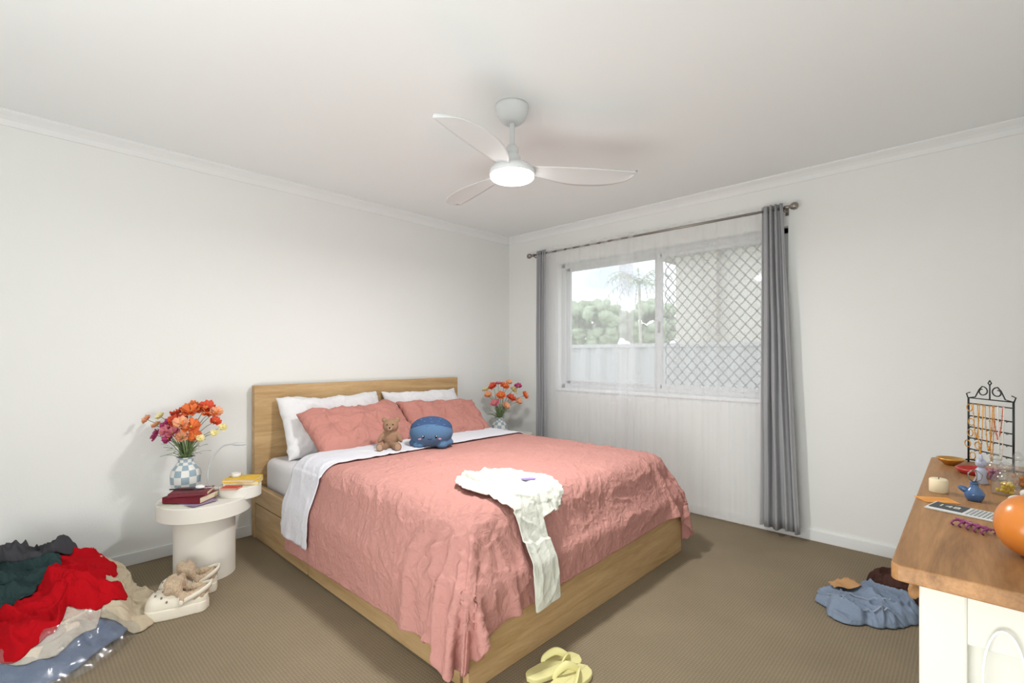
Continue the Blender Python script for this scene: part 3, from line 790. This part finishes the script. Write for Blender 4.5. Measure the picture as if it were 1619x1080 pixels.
# ------------------------------------------------------------------ bedside tables
def side_table(loc,label):
    t=empty('side_table',label,'side table',loc,group='bedside tables')
    MB().lathe([(0,0),(.146,0),(.146,.35),(0,.35)],seg=48,smooth=True).obj('pedestal',M['ceramic'],t)
    MB().lathe([(0,.340),(.218,.340),(.221,.343),(.221,.417),(.218,.42),(0,.42)],seg=64).obj('table_top',M['ceramic'],t)
    MB().lathe([(0,.405),(.104,.405),(.107,.408),(.107,.467),(.104,.47),(0,.47)],seg=48,c=(.055,.160,0)).obj('raised_shelf',M['ceramic'],t)
    for o in t.children:
        m=mod(o,'EDGE_SPLIT',split_angle=math.radians(35))
    return t
side_table((.43,-2.86,0),'round off-white sculptural side table holding flowers and books')
side_table((.36,-.42,0),'round off-white side table beyond the bed holding flowers')
def vase(loc):
    prof=[(0,0),(.04,0),(.060,.02),(.071,.06),(.073,.10),(.065,.135),(.046,.16),(.035,.175),(.036,.195),(.044,.205)]
    pp=[]
    for i in range(len(prof)-1):
        for k in range(3):
            q=k/3; pp.append((prof[i][0]*(1-q)+prof[i+1][0]*q,prof[i][1]*(1-q)+prof[i+1][1]*q))
    pp.append(prof[-1])
    o=MB().lathe(pp,seg=36,uvn=(12,9)).obj('vase',M['check'],None,loc)
    mod(o,'SOLIDIFY',thickness=.003,offset=-1)
    return top(o,'rounded vase with blue and white checks holding poppies','vase','checked vases')
FM={k:plain('petal '+k,c,.7,.12,25) for k,c in dict(orange=srgb(234,126,68),deep=srgb(218,88,58),pink=srgb(222,130,144),magenta=srgb(186,68,122),cream=srgb(234,222,168),peach=srgb(238,174,136),red=srgb(190,40,50)).items()}
FM['centre']=plain('flower centre',srgb(210,184,78),.8,.2,80)
def bouquet(vloc,heads,grp,where,seed):
    rnd=random.Random(seed)
    vase(vloc)
    vx,vy,vz=vloc
    R=Vector((.7241,.6897,0)); D=Vector((-.6897,.7241,0))
    for (lat,h,dep,col,sz) in heads:
        p=Vector((vx,vy,h))+R*lat+D*dep
        if p.x<.06: p.x=.06
        if p.y>-.2 and vy>-1: p.y=-.2
        base=Vector((vx+rnd.uniform(-.02,.02),vy+rnd.uniform(-.02,.02),vz+.02))
        mouth=Vector((vx,vy,vz+.20))+ (p-Vector((vx,vy,p.z))).normalized()*.025 if (p-Vector((vx,vy,p.z))).length>.01 else Vector((vx,vy,vz+.2))
        fl=empty('poppy_flower','%s paper poppy in a checked vase %s'%({'deep':'red-orange'}.get(col,col),where),'flower',p,group=grp)
        pts=[]
        for k in range(11):
            q=k/10
            if q<.4: a=base.lerp(mouth,q/.4)
            else:
                s_=(q-.4)/.6; c=mouth+Vector((0,0,(p.z-mouth.z)*.7)); a=mouth*(1-s_)**2+c*2*s_*(1-s_)+p*s_*s_
            pts.append(a-p)
        MB().tube(pts,.0018,5).obj('stem',M['leaf'],fl)
        out=(p-Vector((vx,vy,vz+.22))); nrm=(out.normalized()*.9+Vector((.6,-.5,.15))*.8+Vector((rnd.uniform(-.4,.4),rnd.uniform(-.4,.4),rnd.uniform(-.2,.4)))).normalized()
        rot=Vector((0,0,1)).rotation_difference(nrm).to_matrix().to_4x4()
        m=MB()
        for layer in (0,1):
            npet=4 if layer else 5
            for k in range(npet):
                a0=k*2*math.pi/npet+layer*.6+rnd.random()*.35; ph=rnd.random()*6; ln=rnd.uniform(.86,1.12)
                V=[];F=[]
                for i in range(7):
                    for j in range(9):
                        jj=j/8*2-1
                        r=sz*ln*(i/6)*(1-.16*layer)*(1-.15*jj*jj+.06*math.sin(j*2.7+ph)*(i/6)); w_=jj*.80*(math.sin(min(1,i/6+.25)*math.pi*.5))
                        a=a0+w_
                        z=sz*(.26+.34*layer)*(i/6)**1.8+sz*.15*math.sin(j*1.5+ph)*(i/6)
                        V.append((r*math.cos(a),r*math.sin(a),z))
                for i in range(6):
                    for j in range(8): F.append((i*9+j,(i+1)*9+j,(i+1)*9+j+1,i*9+j+1))
                m.merge(V,F,0,True,rot)
        m.obj('petals',FM[col],fl,recalc=False)
        MB().ell(rot@Vector((0,0,sz*.14)),sz*.15,seg=10,rings=6).obj('flower_centre',FM['centre'],fl)
    g=MB()
    for k in range(110):
        a=rnd.uniform(0,6.28); rr=rnd.uniform(.02,.13); hh=rnd.uniform(.0,.14)
        e=Vector((vx+rr*math.cos(a),vy+rr*math.sin(a),vz+.20+hh)); e.x=max(.03,e.x); e.y=min(-.16,e.y)
        s=Vector((vx,vy,vz+.17)); mid=(s+e)/2+Vector((0,0,.05)); d=(e-s).cross(Vector((0,0,1))).normalized()*.0035
        V=[];F=[]
        for i in range(7):
            q=i/6; p=s*(1-q)**2+mid*2*q*(1-q)+e*q*q; w_=math.sin(math.pi*min(1,q*.9+.08))
            V+=[p-d*w_-Vector(vloc),p+d*w_+Vector((0,0,.002))-Vector(vloc)]
        for i in range(6): F.append((2*i,2*i+1,2*i+3,2*i+2))
        g.merge(V,F,0,True)
    top(g.obj('foliage',M['leaf'],None,vloc,recalc=False),'fine green leaves among the poppies in the vase','foliage',kind='stuff')
S=.00359
def HL(l,px0,f,sq=1.0): return [((x-px0)*S*sq,1.2-(y-562)*S,d,c,sz*f) for (x,y,d,c,sz) in l]
L=[(303,652,0,'orange',.045),(325,656,.03,'orange',.042),(284,666,-.02,'deep',.040),(311,674,-.05,'orange',.044),(272,656,.04,'deep',.034),(292,646,.05,'orange',.036),(318,646,.05,'deep',.036),(298,668,-.07,'peach',.036),
(250,688,-.02,'magenta',.032),(263,672,.0,'magenta',.034),(277,692,-.06,'magenta',.028),(287,682,-.07,'pink',.034),(300,689,-.07,'peach',.030),(258,676,.05,'pink',.03),(270,680,-.04,'pink',.032),(316,688,-.04,'orange',.030),
(229,664,.0,'peach',.024),(245,660,.03,'cream',.022),(337,668,.02,'deep',.028),(354,676,.0,'cream',.020),(346,684,-.03,'cream',.018),(334,654,.05,'peach',.03),(326,692,-.05,'cream',.020),(240,674,.02,'peach',.022)]
bouquet((.25,-2.91,.42),HL(L,293,1.18,.96),'poppies on the near bedside table','beside the books',3)
S=.00585
L=[(797,612,0,'orange',.044),(812,618,.02,'cream',.036),(780,612,0,'deep',.040),(820,612,0,'magenta',.034),(792,626,-.04,'orange',.042),(808,630,-.04,'deep',.04),(772,626,0,'peach',.038),(783,638,-.03,'pink',.038),
(830,626,0,'orange',.036),(820,636,0,'peach',.034),(769,618,.02,'cream',.034),(800,642,-.05,'peach',.036),(788,608,.04,'pink',.03),(805,606,.03,'peach',.03)]
bouquet((.30,-.44,.42),HL(L,790,1.1),'poppies on the far bedside table','beyond the bed',5)
# lamp
lp=empty('reading_lamp','slim white gooseneck reading lamp on the side table','lamp',(.365,-2.815,.42))
MB().lathe([(0,0),(.040,0),(.042,.006),(.038,.014),(.01,.018),(0,.018)]).obj('lamp_base',M['lampm'],lp)
pts=[Vector((0,0,.015)),Vector((-.012,-.012,.07)),Vector((-.008,-.008,.14)),Vector((.012,.012,.21)),Vector((.045,.045,.262)),Vector((.08,.078,.277))]
def catmull(P,n=8):
    out=[]
    for i in range(len(P)-1):
        p0=P[max(i-1,0)];p1=P[i];p2=P[i+1];p3=P[min(i+2,len(P)-1)]
        for k in range(n):
            t=k/n; out.append(.5*((2*p1)+(-p0+p2)*t+(2*p0-5*p1+4*p2-p3)*t*t+(-p0+3*p1-3*p2+p3)*t**3))
    out.append(P[-1]); return out
MB().tube(catmull(pts),.0042,8).obj('gooseneck',M['lampm'],lp)
MB().ell((.115,.108,.278),(.046,.022,.009),(0,0,math.radians(42))).obj('lamp_head',M['lampm'],lp)
# books
def book(name,loc,rot,d,cm,label,hard=True,grp='books on the bedside table'):
    b=empty(name,label,'book',loc,(0,0,rot),grp)
    x,y,z=d
    c=MB(); c.box((0,0,.0012),(x,y,.0024),.0006); c.box((0,0,z-.0012),(x,y,.0024),.0006); c.box((-x/2+.0012,0,z/2),(.0024,y,z),.0006)
    c.obj('cover',cm,b)
    MB().box((.001,0,z/2),(x-.006,y-.006,z-.005)).obj('pages',M['pages'],b)
    return b
book('magazine',(.47,-2.96,.42),math.radians(60),(.19,.15,.006),M['paper'],'thin pale green magazine under the books')
book('magazine',(.52,-2.92,.426),math.radians(20),(.15,.13,.004),plain('lilac cover',srgb(150,130,160),.6,.1,40),'thin lilac booklet under the books')
book('book',(.47,-2.935,.430),math.radians(132),(.15,.20,.032),M['bookred'],'thick oxblood leather-bound book')
b=book('book',(.470,-2.930,.462),math.radians(150),(.13,.18,.020),M['bookred'],'slim dark red book with gilt edges on another book')
MB().box((0,0,.0206),(.06,.09,.0006)).obj('cover_panel',plain('dark embossed panel',srgb(84,24,34),.4),b)
e=empty('earphone_case','small white earphone case lying on the red book','earphone case',(.48,-2.895,.4828),(0,0,.4))
MB().ell((0,0,.010),(.026,.02,.010)).obj('case',M['white'],e)
MB().tube([(.02,0,.006),(.04,.01,.006),(.05,.03,.004),(.03,.045,.003),(.0,.04,.003)],.0015,6).obj('cable',M['white'],e)
pn=MB().tube([(-.06,0,0),(.055,0,0),(.065,0,0)],[.0035,.0035,.001],8).obj('pen',M['black'],None,(.44,-2.97,.4868),(0,0,.9)); top(pn,'dark ballpoint pen on the red book','pen')
book('booklet',(.550,-2.765,.47),math.radians(-44),(.06,.09,.010),M['bookr2'],'small red notebook on the raised shelf')
book('book',(.475,-2.680,.47),math.radians(-30),(.125,.18,.022),M['bookyel'],'yellow paperback on the raised shelf')
book('book',(.48,-2.685,.492),math.radians(-42),(.12,.17,.014),plain('yellow and black cover',srgb(222,180,50),.5,.25,30),'second yellow paperback stacked on another')
cp=MB().lathe([(0,.004),(.018,.004),(.018,0),(.022,0),(.024,.024),(.020,.024),(.018,.006),(0,.006)]).obj('cup',M['ceramic'],None,(.45,-2.71,.506)); top(cp,'tiny white ceramic cup on yellow paperbacks','cup')
# ------------------------------------------------------------------ clogs
def clog(loc,rz,label,mirror=1):
    c=empty('clog',label,'shoe',loc,(0,0,rz),'pair of fleece-lined clogs'); c.scale=(1.18,.96,1.3)
    Ln=.26
    def hw(t):
        base=.038+.014*math.sin(max(0,min(1,(t-.2)/.5))*math.pi/2)
        e=1
        if t<.16: e=math.sqrt(max(0,1-((.16-t)/.16)**2))
        if t>.78: e=max(0,1-((t-.78)/.22)**2.6)**.5
        return base*e
    pts=[]
    n=26
    for i in range(n+1): t=i/n; pts.append((hw(t)*1.08+.0005,(t-.5)*Ln*1.02))
    for i in range(n,-1,-1): t=i/n; pts.append((-hw(t)*1.08-.0005,(t-.5)*Ln*1.02))
    MB().poly(pts,0,.038,.006,smooth=True).obj('sole',M['croc'],c)
    def cap_(u,v):
        t=.42+.57*v; a=math.pi*u
        ht=.066*(1-.22*v)*math.sqrt(max(.0,1-max(0,(v-.62)/.40)**2.6))
        ca=math.cos(a); sa=math.sin(a)
        return Vector((hw(t)*math.copysign(abs(ca)**.75,ca),(t-.5)*Ln,.03+ht*abs(sa)**.75))
    o=MB().grid(cap_,22,20).obj('upper',M['croc'],c); mod(o,'SOLIDIFY',thickness=.004)
    def wall_(u,v):
        q=u*2-1; t=.45*abs(q)**1.3; s=math.copysign(1,q)
        x=hw(max(t,.004))*s
        if abs(q)<.02: x=0
        return Vector((x,(t-.5)*Ln,.03+.028*v*(1+.5*abs(q)**3)))
    o=MB().grid(wall_,41,4).obj('heel_wall',M['croc'],c); mod(o,'SOLIDIFY',thickness=.004)
    P=[]
    for i in range(25):
        q=i/24*2-1; a=q*math.pi/2
        P.append(Vector((.051*math.sin(a),(.40-.5)*Ln-.118*math.cos(a),.052+.035*math.cos(a))))
    mb=MB()
    V=[];F=[]
    for p in P: V+=[p+Vector((0,0,-.009)),p+Vector((0,0,.009))]
    for i in range(24): F.append((2*i,2*i+2,2*i+3,2*i+1))
    o=mb.merge(V,F,0,True).obj('heel_strap',M['croc'],c); mod(o,'SOLIDIFY',thickness=.006)
    for s in (-1,1): MB().lathe([(0,-.004),(.010,-.004),(.010,.003),(.006,.005),(0,.005)],mat=Matrix.Translation((s*.052,(.40-.5)*Ln,.052))@Euler((0,s*math.pi/2,0)).to_matrix().to_4x4(),seg=16).obj('rivet',M['croc'],c)
    fl=MB(); rr=random.Random(4)
    for i in range(80):
        a=rr.uniform(0,2*math.pi); r=.75+.3*rr.random()
        fl.ell((.038*math.cos(a)*r,-.045+.072*math.sin(a)*r,.060+rr.uniform(-.006,.012)+(.024 if math.sin(a)>.4 else 0)),.015*rr.uniform(.8,1.2),seg=8,rings=6)
    for i in range(70):
        fl.ell((rr.uniform(-.038,.038),.014+rr.uniform(-.030,.024),.098+rr.uniform(-.008,.016)),.015*rr.uniform(.8,1.2),seg=8,rings=6)
    fl.ell((0,-.045,.045),(.034,.07,.014))
    o=fl.obj('fleece_lining',M['fleece'],c); mod(o,'REMESH',mode='VOXEL',voxel_size=.005,use_smooth_shade=True)
    for k,(u,v) in enumerate([(.42,.5),(.58,.5),(.35,.68),(.5,.72),(.65,.68),(.25,.5),(.75,.5),(.5,.86),(.14,.35),(.86,.35)]):
        p=cap_(u,v); p1=cap_(u+.02,v); p2=cap_(u,v+.02); nr=(p1-p).cross(p2-p).normalized()
        if nr.z<0: nr=-nr
        mt=Matrix.Translation(p+nr*.0016)@Vector((0,0,1)).rotation_difference(nr).to_matrix().to_4x4()
        MB().lathe([(0,0.0016),(.0042,.0014),(.0044,0)],seg=10,mat=mt).obj('vent_shade',M['hole_shade'],c)  # uncut upper: discs carry the shade of the openings in their colour
clog((.805,-3.065,0),math.radians(158),'cream foam clog with beige fleece lining on the carpet')
clog((.660,-2.99,0),math.radians(176),'cream fleece-lined clog standing by the side table')
# ------------------------------------------------------------------ flip flops
def flop(loc,rot,label):
    c=empty('flip_flop',label,'sandal',loc,rot,'pair of yellow flip-flops')
    Ln=.25; pts=[]
    def hw(t,s):
        b=.035+.013*math.sin(max(0,min(1,(t-.15)/.6))*math.pi/2)
        if t<.16: b*=math.sqrt(max(0,1-((.16-t)/.16)**2))
        if t>.76: b*=math.sqrt(max(0,1-((t-.76)/.24)**2))
        return b
    for i in range(25): t=i/24; pts.append((hw(t,1)+.0004,(t-.5)*Ln))
    for i in range(24,-1,-1): t=i/24; pts.append((-hw(t,1)-.0004,(t-.5)*Ln))
    MB().poly(pts,0,.019,.004,smooth=True).obj('sole',M['yellow'],c)
    for s in (-1,1):
        P=catmull([Vector((0,.072,.014)),Vector((s*.004,.066,.030)),Vector((s*.026,.030,.050)),Vector((s*.043,-.01,.032)),Vector((s*.043,-.025,.014))])
        MB().tube(P,[.006+.008*math.sin(math.pi*i/(len(P)-1)) for i in range(len(P))],8,flat=.32).obj('strap',M['yellow'],c)
flop((2.335,-2.175,0),(0,0,math.radians(-14)),'pale yellow rubber flip-flop beside the bed')
flop((2.425,-2.210,0.0),(0,0,math.radians(0)),'pale yellow rubber flip-flop lying next to its pair')
# ------------------------------------------------------------------ dresser
DXa,DXb,DYa,DYb,DH=3.386,3.90,-2.585,-1.41,.85
dr=empty('dresser','cream painted dresser with a waxed pine top','dresser',((DXa+DXb)/2,(DYa+DYb)/2,0))
dx=DXb-DXa; dy=DYb-DYa
def rrect(hx,hy,r,n=6):
    P=[]
    for (sx,sy,a0) in ((1,1,0),(-1,1,90),(-1,-1,180),(1,-1,270)):
        for k in range(n+1):
            a=math.radians(a0+90*k/n); P.append((sx*(hx-r)+r*math.cos(a),sy*(hy-r)+r*math.sin(a)))
    return P
MB().poly(rrect(dx/2,dy/2,.014),DH-.028,DH,.003,smooth=False).obj('dresser_top',M['pine'],dr)
b=MB(); hx=dx/2-.035; hy=dy/2-.035
b.box((0,0,.455),(2*hx-.04,2*hy-.04,.72))
for sx in (-1,1):
    for sy in (-1,1): b.box((sx*(hx-.03),sy*(hy-.03),.411),(.06,.06,.822),.004)
for sy in (-1,1):
    b.box((0,sy*(hy-.015),.777),(2*hx-.02,.022,.088),.003); b.box((0,sy*(hy-.015),.10),(2*hx-.02,.022,.08),.003)
b.box((-hx+.015,0,.792),(.022,2*hy-.02,.05),.003); b.box((-hx+.015,0,.09),(.022,2*hy-.02,.06),.003)
b.obj('body',M['cream'],dr)
for r_ in range(3):
    for s in (-1,1):
        z=.24+.225*r_
        d=MB().box((-hx+.008,s*.26,z),(.022,.46,.205),.004).obj('drawer',M['cream'],dr)
        MB().lathe([(0,0),(.008,0),(.008,.012),(.017,.02),(.015,.03),(0,.033)],seg=16,mat=Matrix.Translation((-hx-.003,s*.26,z))@Euler((0,-math.pi/2,0)).to_matrix().to_4x4()).obj('knob',M['pine'],d)
cb=MB().tube([( .0+.024*math.cos(a),0,.06+.085*math.sin(a)) for a in [2*math.pi*i/30 for i in range(30)]],.0018,6,closed=True).obj('cable_loop',M['white'],None,(3.522,DYa+.030,.63)); top(cb,'thin white cord loop hanging on the dresser side','cord')
# ---- things on the dresser
cd=empty('candle','short cream pillar candle on the dresser','candle',(3.425,-1.967,DH)); cd.scale=(.86,.86,.84)
MB().lathe([(0,0),(.021,0),(.022,.002),(.022,.038),(.019,.041),(0,.039)]).obj('wax',M['wax'],cd); MB().tube([(0,0,.038),(.001,0,.046)],.001,5).obj('wick',M['black'],cd)
ds=MB().lathe([(0,.002),(.014,.0),(.018,.004),(.03,.014),(.036,.022),(.033,.022),(.016,.008),(0,.007)]).obj('trinket_dish',M['gold'],None,(3.438,-1.531,DH)); top(ds,'small flared brass trinket dish on the dresser','dish')
rb=MB().lathe([(0,0),(.04,0),(.048,.01),(.05,.016),(.046,.016),(.038,.006),(0,.006)],seg=32).obj('red_dish',plain('red lacquer',srgb(180,50,50),.3),None,(3.50,-1.640,DH)); top(rb,'small round red dish on the dresser','dish')
js=empty('jewellery_stand','black wire jewellery stand with scrolled top','jewellery stand',(3.528,-1.50,DH),(0,0,math.radians(-53))); js.scale=(.98,.95,.90)
s=MB(); hw_=.082
s.tube([(-hw_,0,.0),(-hw_,0,.235)],.003,6); s.tube([(hw_,0,.0),(hw_,0,.235)],.003,6)
for sx in (-1,1): s.tube([(sx*hw_,-.045,.003),(sx*hw_,0,.010),(sx*hw_,.045,.003)],.003,6)
for z in (.05,.09,.13,.17,.215,.235): s.tube([(-hw_,0,z),(hw_,0,z)],.0022,6)
s.obj('frame',M['black'],js)
s=MB()
for sx in (-1,1):
    P=[]
    for i in range(22):
        t=i/21; a=math.pi*.5+t*math.pi*2.0; r=.018*(1-.6*t)
        P.append((sx*(.028-.0+r*math.cos(a)*1.2),0,.262+r*math.sin(a)))
    s.tube([(sx*hw_,0,.235),(sx*.055,0,.24),(sx*.04,0,.268)]+P,.002,5)
    s.tube([(sx*(hw_+.002),0,.235),(sx*(hw_+.008),0,.25),(sx*(hw_-.006),0,.255)],.002,5)
s.tube([(0,0,.235),(0,0,.285),(-.006,0,.292),(0,0,.302),(.006,0,.292),(0,0,.285)],.002,5)
s.obj('scroll',M['black'],js)
hk=MB()
for z in (.05,.09,.13,.17):
    for i in range(7):
        x=-hw_+.012+i*.023; hk.tube([(x,0,z),(x,-.008,z-.004),(x,-.010,z+.004)],.0012,4)
hk.obj('hooks',M['black'],js)
RJ=Matrix.Translation(js.location)@js.rotation_euler.to_matrix().to_4x4()@Matrix.Diagonal((.98,.95,.90,1))
def neck(name,x,z,l,w_,mat,lab,typ='necklace',dy=0):
    n=MB(); P=[]
    for i in range(33):
        t=i/32*2-1; P.append((w_*t,0,-l*(1-abs(t)**2.5)))
    n.tube(P,.0013,5)
    for i in range(0,33,2): n.ell(P[i],.0024,seg=6,rings=4)
    n.ell((0,0,-l-.004),(.004,.003,.006),seg=8,rings=6)
    o=n.obj(name,mat,None,RJ@Vector((x,-.013-dy,z)),js.rotation_euler); top(o,lab,typ,'jewellery hanging on the stand')
coral=plain('coral beads',srgb(206,112,84),.4); pearl=plain('pearls',srgb(230,220,206),.3)
neck('necklace',-.035,.215,.10,.012,M['gold'],'fine gold chain necklace hanging from the stand')
neck('necklace',-.012,.215,.145,.010,M['gold'],'long gold chain necklace hanging from the stand',dy=.006)
neck('necklace',.012,.215,.13,.014,M['gold'],'long gold chain necklace hanging from the stand')
neck('necklace',.030,.215,.16,.008,M['gold'],'long gold chain necklace hanging from the stand',dy=.006)
neck('necklace',.045,.215,.09,.016,coral,'coral bead necklace hanging from the stand')
neck('necklace',.062,.215,.15,.010,pearl,'pearl strand hanging from the stand',dy=.006)
for x,z in ((-.062,.215),(-.055,.165),(-.06,.125),(-.03,.085),(-.07,.085),(-.05,.045)):
    o=MB().tube([(.011*math.cos(a),0,-.013+.011*math.sin(a)) for a in [2*math.pi*i/20 for i in range(20)]],.0015,6,closed=True).obj('hoop_earring',M['gold'],None,RJ@Vector((x,-.012,z)),js.rotation_euler); top(o,'gold hoop earring hanging on the stand','earring','jewellery hanging on the stand')
bv=empty('blue_ornament','small blue glazed bird ornament on the dresser','ornament',(3.491,-2.008,DH))
MB().lathe([(0,0),(.012,0),(.017,.008),(.019,.018),(.014,.028),(.008,.034),(.007,.042),(.010,.045),(0,.045)]).ell((-.016,0,.024),(.015,.007,.007),(0,.5,0)).obj('ornament_body',M['blueg'],bv)
for k in range(5):
    a=k*1.256
    MB().tube([(.0,0,.043),(.012*math.cos(a),.012*math.sin(a),.053),(.014*math.cos(a),.014*math.sin(a),.065),(.002*math.cos(a),.002*math.sin(a),.075)],.0012,5).obj('wire',M['nickel'],bv)
for (x,y,r,h,mm,lab,inner) in ((3.548,-1.885,.026,.060,'cglass','clear glass jar with small yellow charms','bookyel'),(3.535,-1.70,.022,.055,'cglass','clear glass perfume bottle with pink liquid','purple'),(3.600,-1.93,.024,.05,'cglass','clear glass votive with green moss','leaf'),(3.575,-1.78,.018,.07,'cglass','tall clear glass bottle with amber beads','orange')):
    j=empty('glass_jar',lab,'jar',(x,y,DH),group='glass jars on the dresser')
    MB().lathe([(0,.001),(r,.001),(r*1.02,h*.6),(r*.8,h*.85),(r*.5,h*.95),(r*.5,h*1.05)],seg=24).obj('glass',M[mm],j)
    q=MB(); rr=random.Random(int(x*1000))
    for i in range(14): q.ell((rr.uniform(-.5,.5)*r,rr.uniform(-.5,.5)*r,.006+rr.random()*h*.4),.005,seg=8,rings=5)
    q.obj('contents',M[inner],j)
    MB().lathe([(0,h*1.05),(r*.55,h*1.05),(r*.6,h*1.2),(r*.3,h*1.35),(0,h*1.4)],seg=16).obj('stopper',M['cglass'],j)
fg=empty('figurine','tiny pastel ceramic figurine standing on the dresser','figurine',(3.505,-1.78,DH))
MB().lathe([(0,0),(.014,0),(.016,.004),(.010,.02),(.013,.035),(.006,.045),(0,.046)]).ell((0,0,.056),(.012,.012,.013)).ell((0,-.010,.070),(.004,.003,.01)).ell((0,.010,.070),(.004,.003,.01)).obj('figure',plain('pastel glaze',srgb(180,186,206),.3),fg)
fg=empty('figurine','small white and yellow duck figurine on the dresser','figurine',(3.565,-1.99,DH))
MB().ell((0,0,.012),(.018,.011,.012)).ell((.010,0,.030),(.008,.008,.009)).obj('figure',M['ceramic'],fg); MB().ell((.020,0,.029),(.005,.003,.002)).obj('beak',FM['orange'],fg)
ob=empty('orange_ornament','glossy orange globe ornament on the dresser','ornament',(3.562,-2.395,DH))
MB().ell((0,0,.054),(.049,.049,.054),seg=48,rings=32).obj('globe',M['orange'],ob)
MB().lathe([(0,.106),(.006,.106),(.005,.111),(0,.112)],seg=12).obj('cap',M['gold'],ob)
pc=empty('hair_clip','purple plastic claw hair clip on the dresser','hair clip',(3.488,-2.28,DH),(0,0,.9))
m=MB()
for i in range(5):
    y=-.028+i*.014
    for sx in (-1,1): m.tube([(0,y,.012),(sx*.012,y,.011),(sx*.017,y,.006),(sx*.012,y,.002)],.002,6)
m.tube([(-.0,-.032,.012),(0,.032,.012)],.003,8); m.obj('claws',M['purple'],pc)
cal=empty('calendar_card','small card calendar with black number panel','calendar',(3.450,-2.135,DH),(0,0,math.radians(-14)))
MB().box((.03,0,.002),(.13,.075,.003),.0005).obj('card',plain('white card',srgb(222,224,222),.6),cal)
MB().box((-.002,.004,.0042),(.058,.056,.0008)).obj('number_panel',plain('charcoal print',srgb(70,76,80),.6),cal)
def text(s,size,loc,rot,mat,parent,name='lettering'):
    cu=bpy.data.curves.new('t','FONT'); cu.body=s; cu.size=size; cu.align_x='CENTER'; cu.align_y='CENTER'; cu.extrude=.0002
    o=bpy.data.objects.new('t',cu); COL.objects.link(o)
    bpy.context.view_layer.update()
    me=bpy.data.meshes.new_from_object(o.evaluated_get(bpy.context.evaluated_depsgraph_get())); bpy.data.objects.remove(o)
    ob=bpy.data.objects.new(name,me); me.materials.clear(); me.materials.append(mat); COL.objects.link(ob); ob.parent=parent; ob.location=loc; ob.rotation_euler=rot
    return ob
text('148',.027,(-.002,.004,.0049),(0,0,0),M['ceramic'],cal)
g=MB()
for i in range(9):
    for k in range(8): g.box((.035+i*.0068,.028-k*.0078,.0039),(.0042,.0034,.0004))
g.obj('date_grid',plain('grey print',srgb(120,124,128),.7),cal)
po=MB().box((0,0,.001),(.07,.05,.0015),.0004).obj('postcard',plain('orange print',srgb(226,150,70),.6,.4,40),None,(3.425,-2.065,DH),(0,0,.5)); top(po,'small orange printed card on the dresser','card')
def film(u,v):
    a=-.15+u*2.2-1.05
    x=.60+(.30+.20*v)*1.02*math.cos(a); y=-3.52+(.30+.20*v)*.72*math.sin(a)
    n=noise.noise(Vector((x*16,y*16,3)))+.5*abs(noise.noise(Vector((x*34,y*34,9))))
    z=(.100*(1-v)**.6+mound(x,y)*.8*(1-v))+.018*n*(1-v*.5)+.012
    return Vector((x-.6+.012*n,y+3.52+.012*n,max(.004,z)))
fo=MB().grid(film,90,34).obj('plastic_bag',M['plastic'],None,(.60,-3.52,0),recalc=False); top(fo,'crinkled clear plastic bag around the clothes pile','plastic bag')
# ------------------------------------------------------------------ lights and world
wd=bpy.data.worlds.new('World'); scene.world=wd; wd.use_nodes=True; nt=wd.node_tree
bg=nt.nodes['Background']
tc=N(nt,'ShaderNodeTexCoord'); mp=N(nt,'ShaderNodeMapping'); mp.inputs['Scale'].default_value=(1,1,2.5)
ns=N(nt,'ShaderNodeTexNoise',Scale=2.2,Detail=6.0)
rp=N(nt,'ShaderNodeValToRGB'); rp.color_ramp.elements[0].position=.42; rp.color_ramp.elements[0].color=(.46,.53,.63,1); rp.color_ramp.elements[1].position=.58; rp.color_ramp.elements[1].color=(1,1,1,1)
nt.links.new(tc.outputs['Generated'],mp.inputs['Vector']); nt.links.new(mp.outputs['Vector'],ns.inputs['Vector']); nt.links.new(ns.outputs['Fac'],rp.inputs['Fac']); nt.links.new(rp.outputs['Color'],bg.inputs['Color'])
bg.inputs['Strength'].default_value=2.6
ld=bpy.data.lights.new('fan_lamp','AREA'); ld.shape='DISK'; ld.size=.18; ld.energy=30; ld.color=(1,.99,.97)
lo=bpy.data.objects.new('fan_lamp',ld); COL.objects.link(lo); lo.location=(0,0,-.365); lo.parent=fan
ld=bpy.data.lights.new('added_bounce_fill','AREA'); ld.shape='DISK'; ld.size=1.8; ld.energy=58; ld.color=(.98,1,.985)  # added lamp behind the camera, aimed up to brighten ceiling and room
lo=bpy.data.objects.new('added_bounce_fill',ld); COL.objects.link(lo); lo.location=(2.9,-4.3,.5); lo.rotation_euler=(math.radians(136),0,math.radians(20))
# ------------------------------------------------------------------ camera
cam=bpy.data.cameras.new('Camera'); co=bpy.data.objects.new('Camera',cam); COL.objects.link(co)
co.location=(3.484,-3.614,1.2); co.rotation_euler=(math.pi/2,0,math.radians(43.6))
cam.sensor_width=36; cam.lens=16.92; cam.shift_y=22/1619; cam.clip_start=.02
scene.camera=co
print('BUILD TIME',round(time.time()-T0,1))
